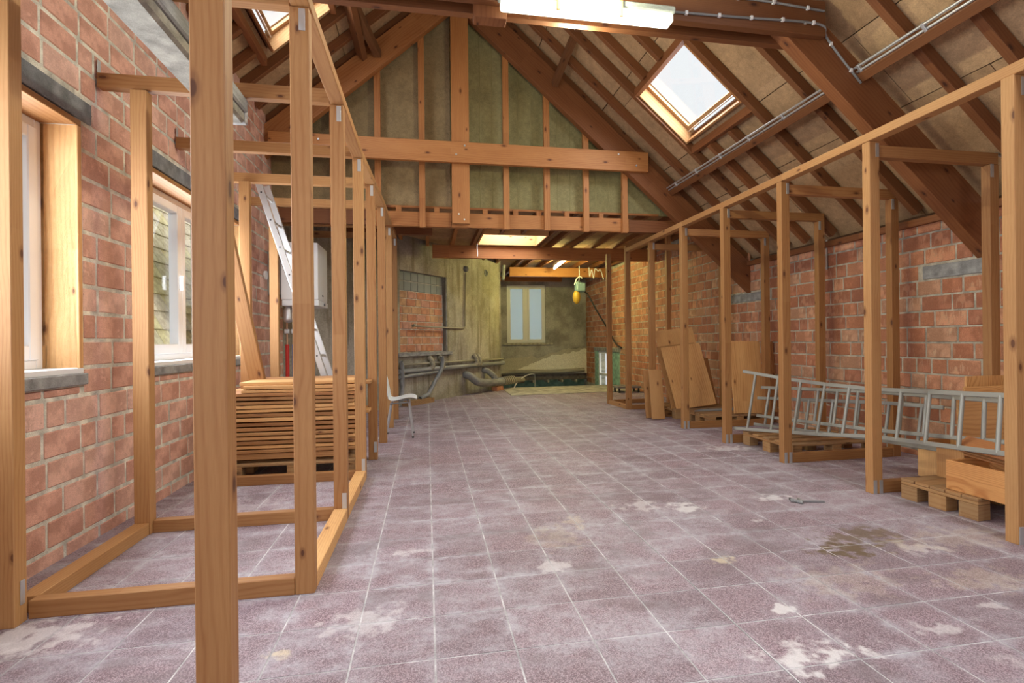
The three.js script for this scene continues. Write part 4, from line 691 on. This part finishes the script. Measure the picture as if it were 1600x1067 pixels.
    const g = new THREE.BufferGeometry(); g.setAttribute('position', new THREE.Float32BufferAttribute(all, 3)); g.setIndex(id2); g.computeVertexNormals(); return g;
  })();
  part('seat_shell', shell, new THREE.MeshStandardMaterial({ color: new THREE.Color().setRGB(0.80, 0.84, 0.86), roughness: 0.4, side: THREE.DoubleSide }), C);
  part('seat_frame', merge([rod(V(-0.22, 0.425, 6.46), V(-0.44, 0.415, 6.46), 0.009), rod(V(-0.22, 0.425, 6.78), V(-0.44, 0.415, 6.78), 0.009), rod(V(-0.24, 0.422, 6.46), V(-0.24, 0.422, 6.78), 0.009), rod(V(-0.42, 0.415, 6.46), V(-0.42, 0.415, 6.78), 0.009)]), STEEL, C);
  for (const [x0, x1, d0, d1] of [[-0.22, -0.175, 6.47, 6.45], [-0.22, -0.175, 6.77, 6.80], [-0.43, -0.5, 6.47, 6.45], [-0.43, -0.5, 6.77, 6.80]]) { const l = part('leg', rod(V(x0, 0.42, d0), V(x1, 0.012, d1), 0.0095), GALV, C); part('foot', rod(V(x1, 0, d1), V(x1, 0.02, d1), 0.013), BLACK, l); }
}
function pallet(name, label, c, w, dep, turn, group) {
  const P = thing(name, label, 'pallet', c, group), m = PALLET[0], b = (x0, x1, y0, y1, z0, z1) => { const g = blk(x0, x1, y0, y1, z0, z1); if (turn) g.rotateY(turn); g.translate(c.x, 0, c.z); return g; };
  for (let i = 0; i < 5; i++) { const z = -dep / 2 + 0.05 + i * (dep - 0.1) / 4; part('deck_board', b(-w / 2, w / 2, 0.122, 0.142, z - 0.05, z + 0.05), PALLET[i % 2], P); }
  for (let i = 0; i < 3; i++) { const x = -w / 2 + 0.05 + i * (w - 0.1) / 2; part('stringer_board', b(x - 0.05, x + 0.05, 0.10, 0.121, -dep / 2, dep / 2), PALLET[1], P); for (let j = 0; j < 3; j++) { const z = -dep / 2 + 0.06 + j * (dep - 0.12) / 2; part('block', b(x - 0.05, x + 0.05, 0.0, 0.099, z - 0.06, z + 0.06), PALLET[(i + j) % 2], P); } }
  return P;
}
function ladder(name, label, sections, n, mat, w, t, holes, group) {     // sections: [[a0, a1], [b0, b1]] rails (polylines allowed)
  const railPts = sections, L = thing(name, label, 'ladder', railPts[0][railPts[0].length - 1].clone().setY(0.02), group);
  const curves = railPts.map((p) => { const c = new THREE.CurvePath(); for (let i = 0; i + 1 < p.length; i++) c.add(new THREE.LineCurve3(p[i], p[i + 1])); return c; });
  const across = railPts[1][0].clone().sub(railPts[0][0]).normalize();
  railPts.forEach((p) => { for (let i = 0; i + 1 < p.length; i++) part('rail', bar(p[i], p[i + 1], w, t, across, 0.006, 0.5, 0.5), mat, L); });
  for (let i = 0; i < n; i++) { const f = (i + 0.6) / (n + 0.2), r = part('rung', rod(curves[0].getPoint(f), curves[1].getPoint(f), 0.014, 10), mat, L); if (holes) for (const k of [0, 1]) { const q = curves[k].getPoint(f), o = across.clone().multiplyScalar(k ? 0.014 : -0.014); part('rivet', rod(q.clone(), q.clone().add(o), 0.009, 8), BLACK, r); } }
  return L;
}

// ---------------------------------------------------------------- things on the storage side
{
  // aluminium ladders on edge
  ladder('long_ladder', 'long dusty aluminium ladder on edge with a flared foot, foremost of the ladders', [[V(3.405, 0.788, 5.25), V(3.56, 0.735, 4.75), V(3.63, 0.715, 4.3), V(3.662, 0.713, 3.8), V(3.495, 0.787, 2.5), V(3.44, 0.81, 2.0)], [V(3.32, 0.16, 5.3), V(3.50, 0.20, 4.8), V(3.56, 0.255, 4.3), V(3.609, 0.329, 3.75), V(3.422, 0.447, 2.45), V(3.36, 0.49, 1.95)]], 12, ALUDUST, 0.022, 0.034, false);
  ladder('long_ladder', 'dusty aluminium ladder on edge sandwiched between two other ladders', [[V(3.66, 0.60, 5.3), V(3.77, 0.68, 3.9), V(3.70, 0.729, 2.6)], [V(3.60, 0.29, 5.3), V(3.70, 0.36, 3.9), V(3.63, 0.484, 2.55)]], 12, ALUDUST, 0.02, 0.032, false);
  ladder('long_ladder', 'grey aluminium ladder on edge hindmost of the ladders, nearest the brick wall', [[V(3.75, 0.46, 5.5), V(3.88, 0.58, 3.9), V(3.9, 0.60, 3.4)], [V(3.70, 0.16, 5.5), V(3.83, 0.26, 3.9), V(3.85, 0.28, 3.4)]], 7, ALUDUST, 0.02, 0.032, false);
  pallet('pallet', 'wooden pallet under the flared foot of the long ladders', V(3.85, 0, 4.82), 0.95, 0.8, 0);
  pallet('pallet', 'wooden pallet with board crates beside the near stud', V(3.84, 0, 2.98), 1.02, 0.52, 0.04);
  pallet('pallet', 'wooden pallet holding the tall leaning panels', V(3.95, 0, 7.45), 0.9, 0.8, 0);
  pallet('pallet', 'wooden pallet under the panel leaning beside rear stud', V(4.05, 0, 6.62), 0.9, 0.62, 0);
  // leaning panels (h0 bottom, top), facing the rear gable
  const panel = (label, r0, r1, h0, h1, dB, dT, lean, m) => { const a = V((r0 + r1) / 2, h0, dB), b = V((r0 + r1) / 2 + lean, h1, dT); single('wood_panel', label, 'panel', bar(a, b, r1 - r0, 0.02, new THREE.Vector3(0, 0, 1), 0.002), m); };
  panel('tallest pale wood panel leaning on the pallet at the brick wall', 3.54, 4.17, 0.156, 1.30, 7.25, 7.62, -0.1, PALE[0]);
  panel('pale wood panel leaning right behind the shorter front panel', 3.50, 4.12, 0.156, 1.06, 7.17, 7.49, -0.09, PINE[2]);
  panel('shorter pale wood panel in front of the tallest leaning panel', 3.54, 4.17, 0.156, 1.05, 7.10, 7.42, -0.09, PALE[1]);
  panel('low narrow board standing at the edge beside tall panels', 3.14, 3.335, 0.01, 0.71, 7.05, 7.14, -0.01, PINE[2]);
  panel('second low narrow board behind the first at the panel stack', 3.11, 3.30, 0.01, 0.70, 7.19, 7.27, -0.01, PINE[0]);
  panel('wide plain panel standing behind the stud above ladder foot', 3.99, 4.44, 0.15, 1.11, 6.36, 6.50, 0.02, PALE[1]);
  panel('darker panel leaning beside the wide plain panel', 4.46, 4.63, 0.15, 1.10, 6.36, 6.46, 0.0, OLDPINE());
  panel('narrow brown offcut behind tall leaning panels', 4.19, 4.30, 0.156, 0.85, 7.3, 7.5, -0.04, OLDPINE());
  for (let i = 0; i < 4; i++) single('metal_rail', ['first', 'second', 'third', 'fourth'][i] + ' thin grey metal rail behind the wide plain panel, counted from that panel', 'rail', bar(V(3.62 + i * 0.05, 0.1525, 6.72 + i * 0.04), V(4.40, 0.1525, 6.72 + i * 0.04), 0.022, 0.016), GREYPIPE, 'rails on the panel pallet');
  // crate boards, laminate planks, plywood
  const box = (name, label, r0, r1, h0, h1, d0, d1, m) => { const B = thing(name, label, 'crate', V((r0 + r1) / 2, h0, (d0 + d1) / 2)), t = 0.018;
    part('side_board', blk(r0, r0 + t, h0, h1, d0, d1), m, B); part('side_board', blk(r1 - t, r1, h0, h1, d0, d1), m, B); part('end_board', blk(r0 + t, r1 - t, h0, h1, d1 - t, d1), m, B); part('end_board', blk(r0 + t, r1 - t, h0, h1, d0, d0 + t), m, B); part('bottom_board', blk(r0 + t, r1 - t, h0, h0 + 0.012, d0 + t, d1 - t), m, B); };
  box('board_crate', 'low open pine crate with bold grain holding laminate planks', 3.37, 3.72, 0.143, 0.335, 2.36, 2.93, CRATE());
  box('board_crate', 'plain pine crate standing behind the grained crate', 3.60, 3.98, 0.143, 0.36, 3.0, 3.2, PINE[2]);
  box('board_crate', 'small pine crate by the wall behind the plain crate', 3.98, 4.3, 0.0, 0.30, 3.42, 3.7, PALE[0]);
  const LM = [woodMat(TW[2], 0.60, 0.38, 0.27), GREYPIPE, woodMat(TW[1], 0.55, 0.40, 0.30), ALUDUST, woodMat(TW[0], 0.66, 0.44, 0.31), GREYPIPE];
  for (let i = 0; i < 6; i++) single('laminate_plank', ['brown laminate plank topmost of the bundle in the grained crate', 'grey edged strip just under the brown laminate plank', 'brown laminate plank midway down the crate bundle', 'pale metal edged strip leaning on the crate bundle', 'reddish laminate plank low in the crate bundle', 'dark grey strip lowest of the crate bundle'][i], 'plank', bar(V(3.55 + i * 0.0075, 0.435 - i * 0.0118, 2.98 - i * 0.012), V(3.52 + i * 0.0075, 0.400 - i * 0.0118, 2.37), i % 2 ? 0.06 : 0.13, 0.0105, new THREE.Vector3(-0.5, 0.85, 0)), LM[i]);
  single('plywood_sheet', 'large plain plywood sheet standing behind the ladders', 'plywood', blk(3.80, 4.56, 0.146, 0.74, 3.205, 3.22), PALE[1]);
  single('plywood_sheet', 'plywood sheet with wavy grain showing above the plain sheet', 'plywood', blk(3.88, 4.58, 0.146, 0.775, 3.225, 3.24), WAVY);
  single('plywood_sheet', 'tallest wavy-grained plywood sheet propped before the rear stud', 'plywood', blk(3.99, 4.60, 0.0, 0.845, 3.30, 3.318), WAVY);
  // clamp on the floor
  const K = thing('clamp', 'small dark steel clamp lying on the tiles', 'clamp', V(2.6, 0, 3.26));
  part('bar', bar(V(2.49, 0.008, 3.29), V(2.71, 0.008, 3.235), 0.02, 0.012), STEEL, K); part('jaw', bar(V(2.50, 0.009, 3.285), V(2.525, 0.009, 3.345), 0.016, 0.016), BLACK, K); part('jaw', bar(V(2.56, 0.009, 3.27), V(2.58, 0.009, 3.335), 0.016, 0.016), STEEL, K); part('handle', rod(V(2.50, 0.014, 3.30), V(2.54, 0.014, 3.23), 0.012), GREYPIPE, K);
  // dolly by the far stud
  const Dl = thing('dolly', 'black furniture dolly on casters before the far bricks', 'dolly', V(4.3, 0, 10.9));
  part('deck', blk(4.02, 4.55, 0.10, 0.135, 10.75, 11.1), STEEL, Dl); for (const [r, d] of [[4.06, 10.79], [4.5, 10.79], [4.06, 11.06], [4.5, 11.06]]) { const q = part('caster', rod(V(r - 0.012, 0.035, d), V(r + 0.012, 0.035, d), 0.035, 16), BLACK, Dl); part('fork', blk(r - 0.018, r + 0.018, 0.04, 0.10, d - 0.012, d + 0.012), BLACK, q); }
  // hoist hanging near the stairwell
  const Hh = thing('hoist', 'small blue and yellow electric hoist hanging from a beam', 'hoist', V(3.68, 2.1, 12.5));
  const sph = (r, h, d, a, b, c, m, nm) => { const g = new THREE.SphereGeometry(1, 20, 14); g.scale(a, b, c); g.translate(r, h, -d); part(nm, g, m, Hh); };
  part('hook', tube([V(3.70, 2.98, 12.5), V(3.70, 2.66, 12.5), V(3.67, 2.55, 12.5)], 0.012), GALV, Hh); part('motor', (() => { const g = new RoundedBoxGeometry(0.26, 0.24, 0.2, 4, 0.06); g.translate(3.72, 2.44, -12.5); return g; })(), HOISTBLUE, Hh); sph(3.62, 2.2, 12.48, 0.095, 0.17, 0.09, YELLOW, 'chain_bag'); sph(3.66, 2.54, 12.5, 0.09, 0.06, 0.08, HOISTBLUE, 'cover');
  part('sling', tube([V(3.56, 2.5, 12.45), V(3.62, 2.64, 12.45), V(3.7, 2.7, 12.45), V(3.76, 2.66, 12.45)], 0.014), WEB, Hh);
  single('hoist_cable', 'thick black cable drooping from the hoist to the wall', 'cable', tube([V(3.78, 2.4, 12.52), V(3.94, 2.22, 12.5), V(4.18, 1.8, 12.5), V(4.4, 1.45, 12.5), V(4.57, 1.05, 12.35), V(4.62, 0.95, 12.1)], 0.02), BLACK);
  single('rope_coil', 'pale rope looped over the beam beside the hoist', 'rope', tube([V(3.98, 2.95, 12.6), V(4.0, 2.72, 12.6), V(4.05, 2.9, 12.6), V(4.1, 2.68, 12.6), V(4.14, 2.92, 12.6), V(4.22, 2.86, 12.6), V(4.28, 2.9, 12.6), V(4.36, 2.66, 12.6)], 0.012, 60), WEB);
  single('white_hose', 'thin white hose arching over the stairwell edge', 'hose', tube([V(2.05, 0.0, 12.55), V(2.15, 0.12, 12.7), V(2.4, 0.25, 13.0), V(2.7, 0.28, 13.4), V(2.85, 0.12, 13.9), V(2.9, -0.4, 14.2)], 0.014), WEB);
  single('drain_gutter', 'grey gutter end hanging at the corner under flat roof', 'gutter', tube([V(1.86, 2.99, 12.72), V(1.85, 2.8, 12.72), V(1.83, 2.62, 12.7)], 0.045, 16), GREYPIPE);
}
function CRATE() { return CRATE.m ??= new THREE.MeshStandardMaterial({ map: TWAVE, color: new THREE.Color().setRGB(0.90, 0.68, 0.45), roughness: 0.6 }); }

// ---------------------------------------------------------------- neighbouring house seen through the windows
{
  const Nb = thing('neighbour_house', 'neighbouring house roof of mossy clay tiles outside the window', 'house', V(-5.5, 0, 9));
  const TT = [clay(TCLAY, 0.80, 0.73, 0.56), clay(TCLAY, 0.90, 0.82, 0.62), clay(TCLAY, 0.74, 0.70, 0.48), clay(TCLAY, 0.84, 0.78, 0.44)];
  const sl = 2.2, len = Math.hypot(1, sl), nx = sl / len, ny = 1 / len;
  const gt = (() => { const g = cbox(0.03, 0.50, 0.445, 0.009, 0.5, 0.5); return g; })();
  for (let i = 0; i < 14; i++) for (let j = 0; j < 21; j++) {
    const s = i * 0.40, r = -4.55 - s / len, h = 0.55 + s * sl / len, d = 6.9 + j * 0.46 + (i % 2) * 0.23;
    const m = new THREE.Mesh(gt, TT[Math.floor(rnd() * 4)]); m.name = 'roof_tile'; m.castShadow = m.receiveShadow = true; m.position.copy(V(r, h, d)).sub(ORIGIN.get(Nb)).add(new THREE.Vector3(nx * 0.02, ny * 0.02, 0)); m.rotation.z = Math.atan2(1, sl) + 0.07; m.rotation.x = rr(-0.02, 0.02); Nb.add(m);
  }
  part('roof_deck', bar(V(-4.66, 0.36, 11.8), V(-4.66 - 5.7 / len, 0.36 + 5.7 * sl / len, 11.8), 10.3, 0.06, new THREE.Vector3(nx, ny, 0)), OLDER, Nb);
  part('lower_wall', gblk(-4.75, -4.6, -3, 0.5, 6.8, 16.9, 0.002), MORTAR, Nb);
  const W2 = thing('neighbour_wall', 'pale brick wall of the neighbouring house outside the window', 'wall', V(-4.6, -3, 13));
  part('masonry', gblk(-4.52, -4.4, -3, 5, 11.3, 15.5, 0.002), MORTAR, W2);
  brickField(W2, V(-4.4, 0, 0), V(0, 0, 1), Math.PI / 2, 11.3, 15.5, -0.5, 4.5, 0.09, () => 0.25, [clay(TCLAY, 0.62, 0.34, 0.24), clay(TCLAY, 0.66, 0.40, 0.30)], [], 0.014);
  single('outside_ground', 'grey yard outside below the windows', 'ground', gblk(-30, LW - 0.3, -3.2, -3, -25, 30, 0.01, 2), CONCRETE);
  const T = thing('tree', 'green leafy tree outside the stair window', 'tree', V(7.5, -3, 15));
  part('trunk', rod(V(7.5, -3, 15), V(7.5, 0, 15), 0.12, 10), OLDER, T);
  const leaf = []; for (let i = 0; i < 500; i++) { const g = new THREE.PlaneGeometry(0.16, 0.1); g.rotateX(rr(0, 6)); g.rotateY(rr(0, 6)); const a = rr(0, 6.28), q = Math.sqrt(rnd()) * 1.3, y = rr(-1.3, 1.6); g.translate(7.5 + q * Math.cos(a), 0.4 + y, -15 + q * Math.sin(a)); leaf.push(g); }
  part('foliage', mergeGeometries(leaf), new THREE.MeshPhysicalMaterial({ color: new THREE.Color().setRGB(0.22, 0.36, 0.08), roughness: 0.9, transmission: 0.3, thickness: 0, side: THREE.DoubleSide }), T).userData.kind = 'stuff';
}

renderer.render(scene, camera);
